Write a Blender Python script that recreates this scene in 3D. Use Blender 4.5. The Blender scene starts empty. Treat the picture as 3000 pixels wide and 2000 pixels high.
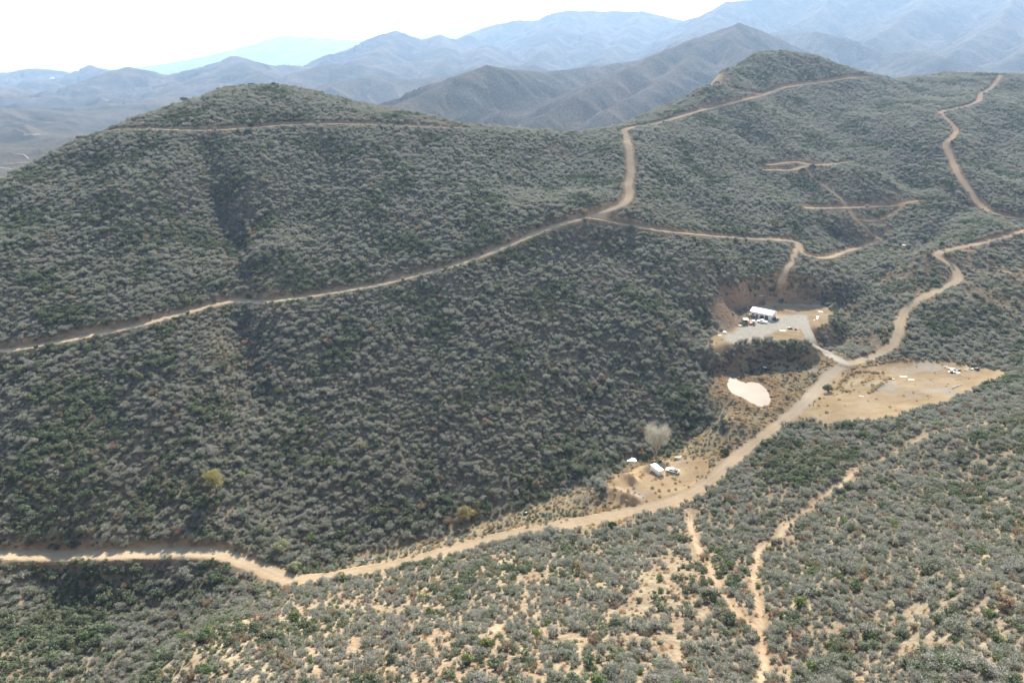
import bpy, math, random, time
import numpy as np
T0 = time.time()
R = math.radians
scn = bpy.context.scene
col = scn.collection
rng = np.random.default_rng(7)
random.seed(7)

# ------------------------------------------------------------------ camera, world, sun, exposure
ZC = 200.0                      # the drone's height above the lowest canyon floor datum
PITCH = R(21.1)
CP, SP = math.cos(PITCH), math.sin(PITCH)
FPX = 2100.0                    # focal length in pixels of the 3000 px wide photograph
cam_d = bpy.data.cameras.new('camera')
cam_d.sensor_width = 36.0
cam_d.lens = 36.0 * FPX / 3000.0
cam_d.clip_start = 1.0
cam_d.clip_end = 120000.0
cam = bpy.data.objects.new('camera', cam_d)
cam.location = (0, 0, ZC)
cam.rotation_euler = (math.pi / 2 - PITCH, 0, 0)
col.objects.link(cam)
scn.camera = cam

SUN_EL, SUN_AZ = 36.0, 10.0     # azimuth measured clockwise from +y
world = bpy.data.worlds.new('World')
scn.world = world
world.use_nodes = True
wn = world.node_tree
wn.nodes.clear()
wo = wn.nodes.new('ShaderNodeOutputWorld')
wb = wn.nodes.new('ShaderNodeBackground')
ws = wn.nodes.new('ShaderNodeTexSky')
ws.sky_type = 'NISHITA'
ws.sun_disc = False
ws.sun_elevation = R(SUN_EL)
ws.sun_rotation = R(SUN_AZ)
ws.altitude = 1200
ws.air_density = 1.0
ws.dust_density = 2.0
ws.ozone_density = 1.0
wb.inputs['Strength'].default_value = 0.047
wn.links.new(ws.outputs[0], wb.inputs[0])
wn.links.new(wb.outputs[0], wo.inputs[0])

sun_d = bpy.data.lights.new('sun', 'SUN')
sun_d.energy = 5.0
sun_d.angle = R(0.5)
sun_d.color = (1.0, 0.945, 0.86)
sun = bpy.data.objects.new('sun', sun_d)
sun.rotation_euler = (R(90 - SUN_EL), 0, R(180 - SUN_AZ))
col.objects.link(sun)

vs = scn.view_settings
vs.view_transform = 'Standard'
vs.look = 'None'
vs.gamma = 1.0
vs.exposure = 2.1
scn.cycles.use_denoising = True
scn.cycles.denoiser = 'OPENIMAGEDENOISE'
scn.cycles.denoising_input_passes = 'RGB_ALBEDO_NORMAL'
scn.cycles.denoising_prefilter = 'ACCURATE'
scn.cycles.max_bounces = 5
scn.cycles.diffuse_bounces = 3
scn.cycles.glossy_bounces = 2
scn.cycles.transmission_bounces = 3
scn.cycles.volume_bounces = 0
scn.cycles.transparent_max_bounces = 6

# ------------------------------------------------------------------ photograph geometry -> world points
def slope_of(v):
    up = (1000.0 - v) / FPX
    return (-SP + up * CP) / (CP + up * SP)

def xz_at(u, v, y):
    """world point at forward distance y on the sight line of a photo point"""
    z = ZC + y * slope_of(v)
    x = (u - 1500.0) / FPX * (y * CP - (z - ZC) * SP)
    return np.array((x, y, z))

def x_of(u, y, z):
    return (u - 1500.0) / FPX * (y * CP - (z - ZC) * SP)

def project(x, y, z):
    dep = y * CP - (z - ZC) * SP
    up = (y * SP + (z - ZC) * CP) / dep
    return 1500 + FPX * x / dep, 1000 - FPX * up

# ------------------------------------------------------------------ noise
class Perlin:
    def __init__(self, seed):
        g = np.random.default_rng(seed)
        self.p = np.concatenate([g.permutation(512)] * 2)
        a = g.random(512) * 2 * np.pi
        self.gx, self.gy = np.cos(a), np.sin(a)
    def __call__(self, x, y):
        xi = np.floor(x).astype(np.int64); yi = np.floor(y).astype(np.int64)
        xf = x - xi; yf = y - yi
        xi &= 511; yi &= 511
        u = xf * xf * xf * (xf * (xf * 6 - 15) + 10); w = yf * yf * yf * (yf * (yf * 6 - 15) + 10)
        p = self.p
        def g(ix, iy, dx, dy):
            h = p[p[ix & 511] + (iy & 511)] & 511
            return self.gx[h] * dx + self.gy[h] * dy
        a = g(xi, yi, xf, yf); b = g(xi + 1, yi, xf - 1, yf)
        c = g(xi, yi + 1, xf, yf - 1); d = g(xi + 1, yi + 1, xf - 1, yf - 1)
        return ((a + u * (b - a)) * (1 - w) + (c + u * (d - c)) * w) * 1.5

PN = [Perlin(s) for s in range(11, 19)]

def fbm(x, y, scale, octaves=4, gain=0.5, k=0):
    s = 0.0; a = 1.0; f = 1.0 / scale
    for i in range(octaves):
        s = s + a * PN[(k + i) % 8](x * f + 13.7 * i, y * f - 7.1 * i)
        a *= gain; f *= 2.03
    return s

def ridged(x, y, scale, octaves=4, gain=0.5, k=0):
    s = 0.0; a = 1.0; f = 1.0 / scale
    for i in range(octaves):
        s = s + a * (1 - np.abs(PN[(k + i) % 8](x * f + 5.3 * i, y * f + 9.2 * i)) * 1.6)
        a *= gain; f *= 2.05
    return s / (2 - gain)

def sstep(a, b, x):
    t = np.clip((x - a) / (b - a), 0, 1)
    return t * t * (3 - 2 * t)

# ------------------------------------------------------------------ near terrain: survey points
# r: photo point + forward distance, z: photo point + height, h: photo column + distance + height (hidden ground)
SURVEY = '''
r 700 252 655; r 900 257 660; r 760 248 662; r 800 247 664; r 850 252 662; r 640 262 640; r 530 300 615; r 400 345 590; r 300 385 570; r 180 440 530; r 60 512 500; r 0 545 488
r -150 640 470; r -300 740 440
r 1000 285 650; r 1150 320 640; r 1300 350 630; r 1400 370 622; r 1500 382 615; r 1620 392 620; r 1700 396 635
h 760 720 174; h 850 800 150; h 640 700 168; h 530 680 155; h 400 660 138; h 300 650 122; h 180 620 108; h 0 580 95; h -150 570 70; h -300 540 50
h 760 900 100; h 500 850 70; h 250 800 40; h 0 740 20; h -300 700 0
h 1000 720 155; h 1150 720 148; h 1300 710 140; h 1400 710 135; h 1500 710 130; h 1620 720 122; h 1700 730 122
h 1000 900 70; h 1300 850 80; h 1600 860 60; h 1500 1000 20; h 1200 1050 10; h 800 1050 20
r 800 365 553; r 500 372 540; r 330 378 545; r 1200 372 575; r 1400 382 590
r 0 1025 322; r 400 945 342; r 690 882 368; r 820 875 372; r 1100 830 390; r 1300 762 410; r 1500 688 434; r 1650 642 454; r 1740 628 464
r 0 700 410; r 0 850 363; r 250 600 443; r 250 800 380; r 480 560 460; r 480 740 402; r 640 600 462; r 660 740 414; r 720 560 470; r 760 720 412
r 900 500 500; r 900 650 446; r 1200 480 520; r 1200 620 460; r 1450 450 560; r 1450 560 494; r 1650 480 575; r 1650 560 515
r -300 1040 330; r -300 850 370; r -300 1630 235
z 0 1630 30; z 300 1622 29; z 560 1612 28; z 740 1655 26; z 850 1697 25; z 1100 1668 27; z 1300 1622 30; z 1500 1582 32; z 1700 1543 34; z 1950 1478 35; z 2080 1425 36; z 2200 1310 39; z 2330 1220 44; z 2480 1066 50
z 0 1590 32; z 300 1585 31; z 560 1575 30; z 760 1618 27; z 900 1640 23
r 0 1400 252; r 0 1200 286; r 300 1450 245; r 300 1200 287; r 600 1450 250; r 600 1200 293; r 600 1000 334; r 900 1450 258; r 900 1200 303; r 900 1000 345
r 700 1100 320; r 700 950 355
z 1050 1610 22; z 1200 1570 24; z 1450 1500 27; z 1650 1420 29; z 1850 1345 31; z 2000 1300 33; z 2080 1250 36
r 1200 1400 266; r 1200 1200 304; r 1200 1000 347; r 1500 1350 278; r 1500 1200 306; r 1500 1000 349; r 1500 850 386; r 1750 1250 308; r 1750 1050 351; r 1750 850 402; r 1750 720 443
r 1950 1200 320; r 1950 1000 365; r 1980 860 405; r 1900 760 432; r 1900 680 462; r 2050 720 462; r 2080 820 432; r 2060 940 392; r 2040 1090 350
r 2200 640 530; r 2200 705 492; r 2200 780 462; r 2060 640 520; r 2330 710 505
r 1860 640 470; r 1850 540 533; r 1850 430 600; r 1830 382 650
z 1760 1365 34; z 1930 1395 34; z 1850 1430 34.5; z 2030 1345 35; z 2080 1330 36
z 2100 1155 43.6; z 2190 1150 43.6; z 2250 1190 43.6; z 2140 1110 43.6; z 2120 1230 42; z 2260 1100 46; z 2300 1130 45; z 2350 1150 45; z 2340 1050 48; z 2240 1060 47; z 2160 1070 46
z 2070 1010 55; z 2110 985 56; z 2200 940 56; z 2300 940 56; z 2250 1000 56; z 2350 930 56; z 2390 910 56; z 2420 915 54; z 2330 905 56.5; z 2230 895 57; z 2170 905 57
z 2110 860 66; z 2200 862 64; z 2290 858 66; z 2370 870 64; z 2160 830 70; z 2290 835 70
z 2350 1010 53; z 2400 1040 50.5; z 2450 940 50; z 2450 1010 48; z 2510 930 52; z 2420 1060 49
z 2560 980 53; z 2520 870 60; z 2600 900 59; z 2560 1040 50.5
r 2400 760 483; r 2560 712 541; r 2450 690 548; r 2480 600 583; r 2450 640 560; r 2340 480 645; r 2400 540 610; r 2250 560 585; r 2340 610 560; r 2500 800 478
r 2560 800 470; r 2600 760 490; r 2650 740 500; r 2700 715 520; r 2770 640 560; r 2750 680 540
r 2540 600 590; r 2620 600 592; r 2700 550 640; r 2600 520 640; r 2500 480 670
r 2220 520 620; r 2100 560 570; r 2000 620 515; r 1980 480 600; r 1960 400 650
r 1840 375 655; r 1900 364 685; r 2100 310 765; r 2200 273 830; r 2300 250 878; r 2400 233 930; r 2540 227 985
r 1800 366 700; r 1900 332 745; r 1990 290 780; r 2050 255 815; r 2100 240 850; r 2060 250 835; r 2110 222 868
r 2120 202 900; r 2200 166 950; r 2280 149 985; r 2340 155 992; r 2400 165 1000; r 2500 200 1005; r 2600 224 1020
r 2280 200 925; r 2180 230 880; r 2400 205 960
h 1800 800 125; h 1900 850 115; h 1990 880 130; h 2050 940 145; h 2120 1010 170; h 2200 1030 195; h 2200 1100 170; h 2280 1050 203; h 2280 1120 180; h 2340 1050 202; h 2340 1120 178; h 2400 1060 197; h 2400 1130 172; h 2500 1060 184; h 2500 1130 165; h 2600 1150 170
h 1800 1000 60; h 2000 1050 60; h 2200 1150 90; h 2400 1200 110; h 2650 1220 130
r 2200 340 745; r 2300 330 790; r 2400 320 830; r 2100 400 690; r 2250 420 695; r 2400 400 735; r 2550 400 760; r 2500 320 850; r 2620 330 810; r 2620 430 725
r 2600 262 930; r 2690 300 860; r 2770 330 800; r 2790 380 735; r 2772 420 692; r 2805 500 640; r 2862 600 590; r 2950 633 572; r 3000 648 565
r 2700 540 645; r 2720 470 680
r 2720 222 1090; r 2780 214 1150; r 2860 216 1120; r 2920 220 1060; r 3000 216 1080; r 3100 215 1080
r 2880 272 930; r 2862 300 870; r 2780 290 940; r 2700 260 1000
r 2950 350 830; r 3000 300 920; r 2950 450 730; r 3000 540 650; r 3100 500 690; r 3100 350 850; r 2900 500 670
h 2780 1300 170; h 2920 1250 172; h 3050 1250 175; h 2780 1500 110; h 3050 1500 120
z 2950 610 92; r 2900 640 560; r 2950 660 545; r 3000 680 520; r 2850 680 520; r 2800 715 495; r 2740 742 475; r 2760 775 465; r 2810 820 440; r 2740 880 414; r 2650 940 395; r 2625 1020 368; r 2560 1052 360
r 2900 760 470; r 3000 760 485; r 3100 690 530; r 2950 850 430; r 2850 900 402; r 3050 950 395; r 2800 1000 372; r 2950 1000 372; r 2700 1020 366; r 2700 920 402
r 2850 760 472; r 2700 820 448; r 2660 870 425
z 2600 1070 50; z 2700 1070 51.5; z 2850 1085 53; z 2950 1095 54; z 2550 1120 50; z 2700 1150 51; z 2800 1140 52; z 2600 1200 50; z 2450 1210 48; z 2750 1200 52
z 2850 1190 56; z 2600 1270 53; z 2400 1280 45; z 2300 1300 43; z 2200 1380 42; z 2100 1480 41
z 2950 1180 60; z 3100 1200 66
z 2600 1500 62; z 2800 1400 62; z 3000 1300 68; z 2400 1400 52; z 2900 1600 76; z 3100 1500 80; z 2600 1750 75; z 2900 2000 92; z 3200 1900 98
z 2250 1550 49; z 2200 1700 57; z 2200 1850 64; z 2240 2000 70; z 2000 1540 40; z 2000 1650 51; z 2000 1800 63; z 1900 2000 76
z 1750 1620 42; z 1700 1750 57; z 1500 1660 43; z 1500 1800 60; z 1500 2000 75; z 1200 1720 40; z 1200 1850 57; z 1200 2000 70
z 950 1730 33; z 950 1850 50; z 950 2000 65; z 750 1790 38; z 650 1820 41; z 500 1900 44; z 470 2000 50; z 700 2000 62; z 700 1900 53
h 700 206 25; h 600 200 22; h 450 185 20; h 350 165 20
z 500 1700 23; z 300 1720 21; z 100 1700 22; z 300 1850 18; z 100 1850 19; z 300 2000 20; z 0 2000 24; z -200 1800 28; z -300 2000 36
h 700 100 72; h 1500 80 86; h 2400 70 98; h 3000 60 108; h 1500 20 100; h 0 100 40; h -400 100 60
h 4000 300 100; h 4000 600 130; h 3700 1000 190; h 3800 1400 180; h -1200 350 60; h -1200 600 20; h -1500 900 0
'''
def survey_points():
    out = []
    for line in SURVEY.replace('\n', ';').split(';'):
        t = line.split()
        if len(t) != 4: continue
        k, a, b, c = t[0], float(t[1]), float(t[2]), float(t[3])
        if k == 'r':
            q = xz_at(a, b, c)
            if b < 400: q[2] -= 1.9        # the skyline in the photo is the top of the brush
            out.append(q)
        elif k == 'z': out.append(xz_at(a, b, (c - ZC) / slope_of(b)))
        else: out.append((x_of(a, b, c), b, c))
    return np.array(out)
SP_ = survey_points()

def rbf_fit(P, lam):
    X = P[:, :2] / 300.0
    n = len(X)
    r2 = ((X[:, None] - X[None]) ** 2).sum(-1)
    K = 0.5 * r2 * np.log(np.maximum(r2, 1e-12)) + lam * np.eye(n)
    A = np.zeros((n + 3, n + 3)); A[:n, :n] = K
    A[:n, n] = 1; A[:n, n + 1:] = X; A[n, :n] = 1; A[n + 1:, :n] = X.T
    w = np.linalg.solve(A, np.concatenate([P[:, 2], np.zeros(3)]))
    return X, w
def rbf_eval(fit, x, y):
    X, w = fit; n = len(X)
    q = np.stack([x.ravel(), y.ravel()], 1) / 300.0
    out = np.empty(len(q))
    for i in range(0, len(q), 20000):
        s = q[i:i + 20000]
        r2 = ((s[:, None] - X[None]) ** 2).sum(-1)
        out[i:i + 20000] = (0.5 * r2 * np.log(np.maximum(r2, 1e-12))) @ w[:n] + w[n] + s @ w[n + 1:]
    return out.reshape(x.shape)

# near height raster, 1 m cells
GX0, GX1, GY0, GY1 = -760.0, 1160.0, 0.0, 1480.0
NXr, NYr = int(GX1 - GX0) + 1, int(GY1 - GY0) + 1

def bilin(A, x0, y0, step, x, y):
    fx = np.clip((x - x0) / step, 0, A.shape[1] - 1.001); fy = np.clip((y - y0) / step, 0, A.shape[0] - 1.001)
    ix = fx.astype(int); iy = fy.astype(int); tx = fx - ix; ty = fy - iy
    return (A[iy, ix] * (1 - tx) + A[iy, ix + 1] * tx) * (1 - ty) + (A[iy + 1, ix] * (1 - tx) + A[iy + 1, ix + 1] * tx) * ty

def up_cubic(A, f, axis):
    """cubic upsampling by factor f along an axis (node aligned)"""
    A = np.moveaxis(A, axis, 0); n = A.shape[0]
    q = np.arange((n - 1) * f + 1) / f
    i = np.minimum(q.astype(int), n - 2); t = (q - i)
    t = t.reshape((-1,) + (1,) * (A.ndim - 1))
    p0 = A[np.maximum(i - 1, 0)]; p1 = A[i]; p2 = A[i + 1]; p3 = A[np.minimum(i + 2, n - 1)]
    o = p1 + 0.5 * t * (p2 - p0 + t * (2 * p0 - 5 * p1 + 4 * p2 - p3 + t * (3 * (p1 - p2) + p3 - p0)))
    return np.moveaxis(o, 0, axis)

def relief_at(x, y):
    # small relief: rills running down the slopes and lumps
    r_ = 1.1 * fbm(x, y, 60, 4, 0.5, 1) + 3.4 * fbm(x + .2 * y, y * .45, 95, 3, .5, 6) + 2.6 * (ridged(x + 9 * fbm(x, y, 50, 2, .5, 3), y * 0.5, 70, 2, .5, 2) - .62)
    return r_ * sstep(60, 160, y)
SP_[:, 2] -= relief_at(SP_[:, 0], SP_[:, 1])
cx = np.arange(GX0, GX1 + 1, 8.0); cy = np.arange(GY0, GY1 + 1, 8.0)
CX, CY = np.meshgrid(cx, cy)
H = rbf_eval(rbf_fit(SP_, 1e-4), CX, CY)
H = up_cubic(up_cubic(H, 8, 0), 8, 1)
gx = np.arange(GX0, GX1 + 1, 1.0); gy = np.arange(GY0, GY1 + 1, 1.0)
GXm, GYm = np.meshgrid(gx, gy)
H = H[:len(gy), :len(gx)]
# small relief: rills running down the slopes and lumps
H = H + relief_at(GXm, GYm)
HB = H.copy()

def ground_base(x, y): return bilin(HB, GX0, GY0, 1.0, x, y)

def cast(u, v, Hf=None, y0=60.0, y1=1400.0):
    """where the sight line of a photo point meets the near ground"""
    ys = np.arange(y0, y1, 1.0)
    m = slope_of(v)
    z = ZC + ys * m
    x = (u - 1500.0) / FPX * (ys * CP - (z - ZC) * SP)
    g = bilin(HB if Hf is None else Hf, GX0, GY0, 1.0, x, ys)
    below = np.where(z < g)[0]
    if len(below) == 0:
        i = int(np.argmin(z - g)); return np.array((x[i], ys[i], g[i]))
    i = below[0]
    if i == 0: return np.array((x[0], ys[0], g[0]))
    a, b = z[i - 1] - g[i - 1], z[i] - g[i]
    t = a / (a - b)
    yy = ys[i - 1] + t
    zz = ZC + yy * m
    return np.array(((u - 1500.0) / FPX * (yy * CP - (zz - ZC) * SP), yy, zz))
print('survey', len(SP_), round(time.time() - T0, 1))

# ------------------------------------------------------------------ roads, tracks and levelled ground, read off the photo and laid on the hills
def ZZ(s, ox, oy, k):
    """polyline text 'x y x y ...' read in an enlarged crop -> photo pixels"""
    a = np.array(s.split(), float).reshape(-1, 2)
    return np.stack([ox + a[:, 0] * k, oy + a[:, 1] * k], 1)
k1, k2, k3, k4 = 1.27551, 0.63776, 0.21258, 0.1913
cat = np.concatenate
ROADS = {
 'valley_road': dict(hw=3.35, uv=cat([ZZ('-60 1272 0 1272 100 1274 250 1272 350 1268 430 1266 500 1270 560 1288 610 1308 650 1326 690 1331 740 1327 800 1316 880 1303 960 1285 1040 1262 1120 1240 1200 1222 1280 1208 1360 1194 1440 1176 1520 1158 1580 1136 1630 1103 1680 1060 1730 1018 1780 980 1820 950 1850 922 1880 890 1905 862 1925 845 1945 835', 0, 0, k1)])),
 'canyon_road': dict(hw=3.0, uv=ZZ('1945 835 1965 830 2000 820 2040 800 2060 772 2068 735 2088 702 2120 682 2170 661 2200 642 2192 615 2168 597 2152 583 2170 575 2200 568 2250 558 2300 545 2352 530 2400 518', 0, 0, k1)),
 'building_driveway': dict(hw=2.9, drop=.0, clear=3.2, uv=ZZ('1530 725 1490 705 1440 680 1400 650 1370 610 1350 570 1340 530 1330 510', 1500, 600, k2)),
 'hillside_road': dict(hw=2.8, drop=.2, clear=.2, uv=ZZ('-60 815 0 805 100 790 200 770 300 750 400 724 470 705 540 688 600 692 700 680 800 665 880 650 960 630 1060 603 1150 570 1230 535 1300 510 1365 495', 0, 0, k1)),
 'saddle_road': dict(hw=2.9, drop=.0, clear=2.4, uv=cat([ZZ('1365 495 1400 482 1435 466 1447 443 1443 425 1450 400 1448 370 1446 340 1437 312', 0, 0, k1), ZZ('515 602 530 592 560 584 650 570 760 540 860 510 1000 475 1150 437 1250 403 1400 380 1560 358 1640 354', 1500, 0, k2)])),
 'crest_spur_road': dict(hw=2.4, drop=.1, clear=1.8, uv=ZZ('1780 975 1600 962 1480 950 1340 920 1200 880 1090 850 900 812 830 800', 2000, 150, 0.12755)),
 'upper_hill_road': dict(hw=2.2, drop=.05, clear=1.8, uv=ZZ('480 602 560 594 700 593 900 598 1000 596 1100 590 1300 575 1500 568 1700 571 1900 580 2100 588 2250 597', 0, 0, k2)),
 'ridge_road': dict(hw=2.7, drop=.15, clear=1.4, uv=ZZ('2248 342 2205 400 2155 432 2140 465 2060 495 1970 515 2010 560 2040 600 2012 640 1990 665 2020 730 2050 800 2100 870 2140 930 2190 970 2280 995 2400 1010', 1500, 0, k2)),
 'branch_road': dict(hw=2.2, drop=.05, clear=2.4, uv=cat([ZZ('360 58 430 70 520 90 700 120 900 140 1100 155 1240 159', 1500, 600, k2), ZZ('300 1283 500 1284 600 1300 650 1340 670 1400 700 1450 760 1490 900 1525 1060 1525 1180 1490 1300 1440 1480 1390 1640 1340 1740 1295 1790 1270', 2200, 430, k3)])),
 'spur_track': dict(hw=1.8, drop=.05, clear=1.0, uv=cat([ZZ('620 1400 600 1480 560 1560', 2200, 430, k3), ZZ('1290 260 1262 290 1245 330 1225 385', 1500, 600, k2)])),
 'terrace_track': dict(hw=1.3, drop=.05, clear=.5, fade=.55, uv=ZZ('1790 1270 1700 1240 1600 1120 1500 1040 1430 980 1380 900 1310 800 1240 720 1120 620 1000 530 880 440 810 370 750 280', 2200, 430, k3)),
 'upper_terrace': dict(hw=3.8, drop=.3, clear=2.2, uv=ZZ('180 315 300 310 450 318 600 310 700 270 800 240', 2200, 430, k3)),
 'upper_terrace_bench': dict(hw=3.2, drop=.3, clear=2.2, uv=ZZ('240 240 400 225 600 200 720 215 800 240 1000 245 1130 232 1300 220 1400 200', 2200, 430, k3)),
 'lower_terrace': dict(hw=2.8, drop=.4, clear=1.8, fade=.8, uv=ZZ('680 828 850 835 1000 835 1200 830 1400 825 1600 815 1800 805 2000 795 2150 760 2300 735', 2200, 430, k3)),
 'lower_terrace_arm': dict(hw=1.3, drop=.05, clear=.2, fade=.5, uv=ZZ('1480 990 1620 1020 1750 1000 1900 950 2050 860 2100 800', 2200, 430, k3)),
 'foot_trail': dict(hw=1.15, clear=.5, fade=.7, uv=ZZ('810 300 820 370 845 450 880 530 930 600 965 680 1010 740 1060 790 1120 830 1140 850', 1500, 1300, k2)),
 'wash_trail': dict(hw=1.05, clear=.2, fade=.7, uv=ZZ('1155 1140 1150 1060 1155 980 1140 850 1132 750 1117 680 1110 610', 1500, 1300, k2)),
 'slope_trail': dict(hw=1.0, fade=.75, clear=.5, uv=ZZ('1110 610 1122 550 1135 480 1180 455 1220 430 1250 380 1290 345 1350 300 1420 240 1500 190 1580 120 1650 95 1720 55 1800 10 1860 -25 1940 -55 2060 -75 2200 -90', 1500, 1300, k2)),
 'side_track': dict(hw=1.1, uv=ZZ('1100 690 1200 698 1400 690 1550 680 1700 660 1900 640', 2600, 600, k4)),
 'side_path': dict(hw=0.8, uv=ZZ('1240 1000 1400 990 1560 980 1750 1010 1900 1040 2040 1050', 2600, 600, k4)),
}
ZONES = {  # photo polygons: pad height (None keeps the slope), what they are made of
 'building_pad': dict(z=56.0, soft=13, cut=1, uv=ZZ('885 650 930 600 1000 575 1065 545 1085 500 1110 470 1180 458 1300 455 1420 462 1465 480 1480 515 1440 545 1400 560 1345 570 1345 625 1270 625 1100 628 1000 645 900 662', 1500, 600, k2)),
 'dirt_lot': dict(z=51.5, soft=7, cut=0, uv=ZZ('1320 975 1350 930 1400 890 1440 830 1530 765 1620 735 1750 712 1850 712 2000 722 2150 745 2280 772 2150 835 1960 915 1800 962 1620 995 1400 1005', 1500, 600, k2)),
 'container_pad': dict(z=None, soft=3, cut=0, uv=ZZ('430 170 520 130 600 95 700 75 770 62 870 66 905 110 860 170 920 190 850 250 760 290 620 300 480 285 420 230', 1500, 1300, k2)),
 'crest_clearing': dict(z=None, soft=6, cut=0, uv=ZZ('380 800 520 780 780 780 900 730 930 560 880 520 760 530 620 600 460 700', 2000, 150, .12755)),
}
def dense(uv, n=10):
    uv = np.asarray(uv)
    t = np.linspace(0, len(uv) - 1, (len(uv) - 1) * n + 1)
    i = np.minimum(t.astype(int), len(uv) - 2); f = (t - i)[:, None]
    g = lambda j: uv[np.clip(j, 0, len(uv) - 1)]
    p0, p1, p2, p3 = g(i - 1), g(i), g(i + 1), g(i + 2)
    return p1 + 0.5 * f * (p2 - p0 + f * (2 * p0 - 5 * p1 + 4 * p2 - p3 + f * (3 * (p1 - p2) + p3 - p0)))
def resample(P, step):
    d = np.concatenate([[0], np.cumsum(np.hypot(*np.diff(P[:, :2], axis=0).T))])
    s = np.arange(0, d[-1] + step * .5, step)
    return np.stack([np.interp(s, d, P[:, i]) for i in range(P.shape[1])], 1)
def smooth1(a, n):
    if n < 2: return a
    k = np.hanning(n * 2 + 3)[1:-1]; k /= k.sum()
    return np.convolve(np.pad(a, len(k) // 2, mode='edge'), k, 'valid')
def seg_field(P, reach, S):
    """nearest distance, nearest height and signed side within `reach` of a polyline, on the 1 m raster"""
    D = np.full(H.shape, 1e9, np.float32); Zn = np.zeros(H.shape, np.float32); Sd = np.zeros(H.shape, np.float32)
    for a, b in zip(P[:-1], P[1:]):
        x0 = int(max(0, min(a[0], b[0]) - reach - GX0)); x1 = int(min(len(gx), max(a[0], b[0]) + reach - GX0 + 2))
        y0 = int(max(0, min(a[1], b[1]) - reach - GY0)); y1 = int(min(len(gy), max(a[1], b[1]) + reach - GY0 + 2))
        if x0 >= x1 or y0 >= y1: continue
        X = GXm[y0:y1, x0:x1] - a[0]; Y = GYm[y0:y1, x0:x1] - a[1]
        dx, dy = b[0] - a[0], b[1] - a[1]; L = dx * dx + dy * dy + 1e-9
        t = np.clip((X * dx + Y * dy) / L, 0, 1)
        ex, ey = X - t * dx, Y - t * dy
        d = np.hypot(ex, ey)
        m = d < D[y0:y1, x0:x1]
        D[y0:y1, x0:x1][m] = d[m]
        Zn[y0:y1, x0:x1][m] = (a[2] + t * (b[2] - a[2]))[m]
        Sd[y0:y1, x0:x1][m] = (np.sign(dx * ey - dy * ex) * d)[m]
    return D, Zn, Sd
def poly_field(P):
    """signed distance to a closed polygon (inside negative) on the raster"""
    Q = np.concatenate([P, P[:1]])
    D, _, _ = seg_field(Q, 30.0, None)
    inside = np.zeros(H.shape, bool)
    x0 = int(max(0, P[:, 0].min() - 2 - GX0)); x1 = int(min(len(gx), P[:, 0].max() + 2 - GX0))
    y0 = int(max(0, P[:, 1].min() - 2 - GY0)); y1 = int(min(len(gy), P[:, 1].max() + 2 - GY0))
    X = GXm[y0:y1, x0:x1]; Y = GYm[y0:y1, x0:x1]; ins = np.zeros(X.shape, bool)
    for a, b in zip(Q[:-1], Q[1:]):
        c = (a[1] > Y) != (b[1] > Y)
        with np.errstate(divide='ignore', invalid='ignore'):
            xx = (b[0] - a[0]) * (Y - a[1]) / (b[1] - a[1]) + a[0]
        ins ^= c & (X < xx)
    inside[y0:y1, x0:x1] = ins
    return np.where(inside, -D, D)
def blur(A, n):
    k = np.hanning(n + 2)[1:-1]; k /= k.sum()
    A = np.apply_along_axis(lambda r: np.convolve(np.pad(r, n // 2, mode='edge'), k, 'valid')[:len(r)], 0, A)
    return np.apply_along_axis(lambda r: np.convolve(np.pad(r, n // 2, mode='edge'), k, 'valid')[:len(r)], 1, A)

edge_n = fbm(GXm, GYm, 9, 3, .55, 4)

def line_xy(uv, Hf=None, n=6):
    return np.array([cast(u, v, Hf) for u, v in dense(uv, n)])
# gullies cut into the slopes (photo polyline, depth, half width)
for uv, dep_, wid in [
    (ZZ('590 400 620 500 650 610 680 720 695 800 692 880 690 930 705 1000 730 1090 760 1180', 0, 0, 1), 4.2, 9),
    (ZZ('1815 665 1840 750 1900 810 1980 870 2060 940 2095 1000 2130 1060', 0, 0, 1), 5.0, 15),
    (ZZ('2130 330 2200 400 2260 470 2330 560', 0, 0, 1), 5.0, 26), (ZZ('2420 320 2440 420 2400 540 2450 650 2520 700', 0, 0, 1), 4.0, 16),
    (ZZ('2850 600 2775 635 2745 690 2680 725 2600 790 2530 845 2450 890 2420 960 2400 1020', 0, 0, 1), 4.0, 9),
    (ZZ('2085 1200 1995 1300 1850 1348 1650 1428 1450 1508 1200 1588 1060 1640 930 1672', 0, 0, 1), 1.8, 6),
    (ZZ('230 480 200 700 120 1000', 0, 0, 1), 3.0, 18), (ZZ('980 420 950 600 930 800', 0, 0, 1), 2.6, 20), (ZZ('1240 880 1200 1100 1180 1400', 0, 0, 1), 2.4, 18),
    (ZZ('1560 760 1600 950 1650 1200 1700 1350', 0, 0, 1), 2.6, 18), (ZZ('300 1000 330 1250 380 1500', 0, 0, 1), 2.5, 16),
    (ZZ('2960 380 2900 480 2920 560', 0, 0, 1), 4.0, 14), (ZZ('2740 360 2690 470 2640 600', 0, 0, 1), 3.0, 14), (ZZ('2960 760 2850 790 2740 840', 0, 0, 1), 2.2, 10),
    (ZZ('2560 1330 2420 1480 2300 1600', 0, 0, 1), 1.6, 9), (ZZ('2850 1350 2700 1600 2560 1900', 0, 0, 1), 1.8, 10)]:
    Dg, _, _ = seg_field(line_xy(uv, H), wid * 2.6, None)
    H = H - dep_ * np.exp(-(np.minimum(Dg, 1e3) / wid) ** 2)
MOUND = np.zeros(H.shape)
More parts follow.
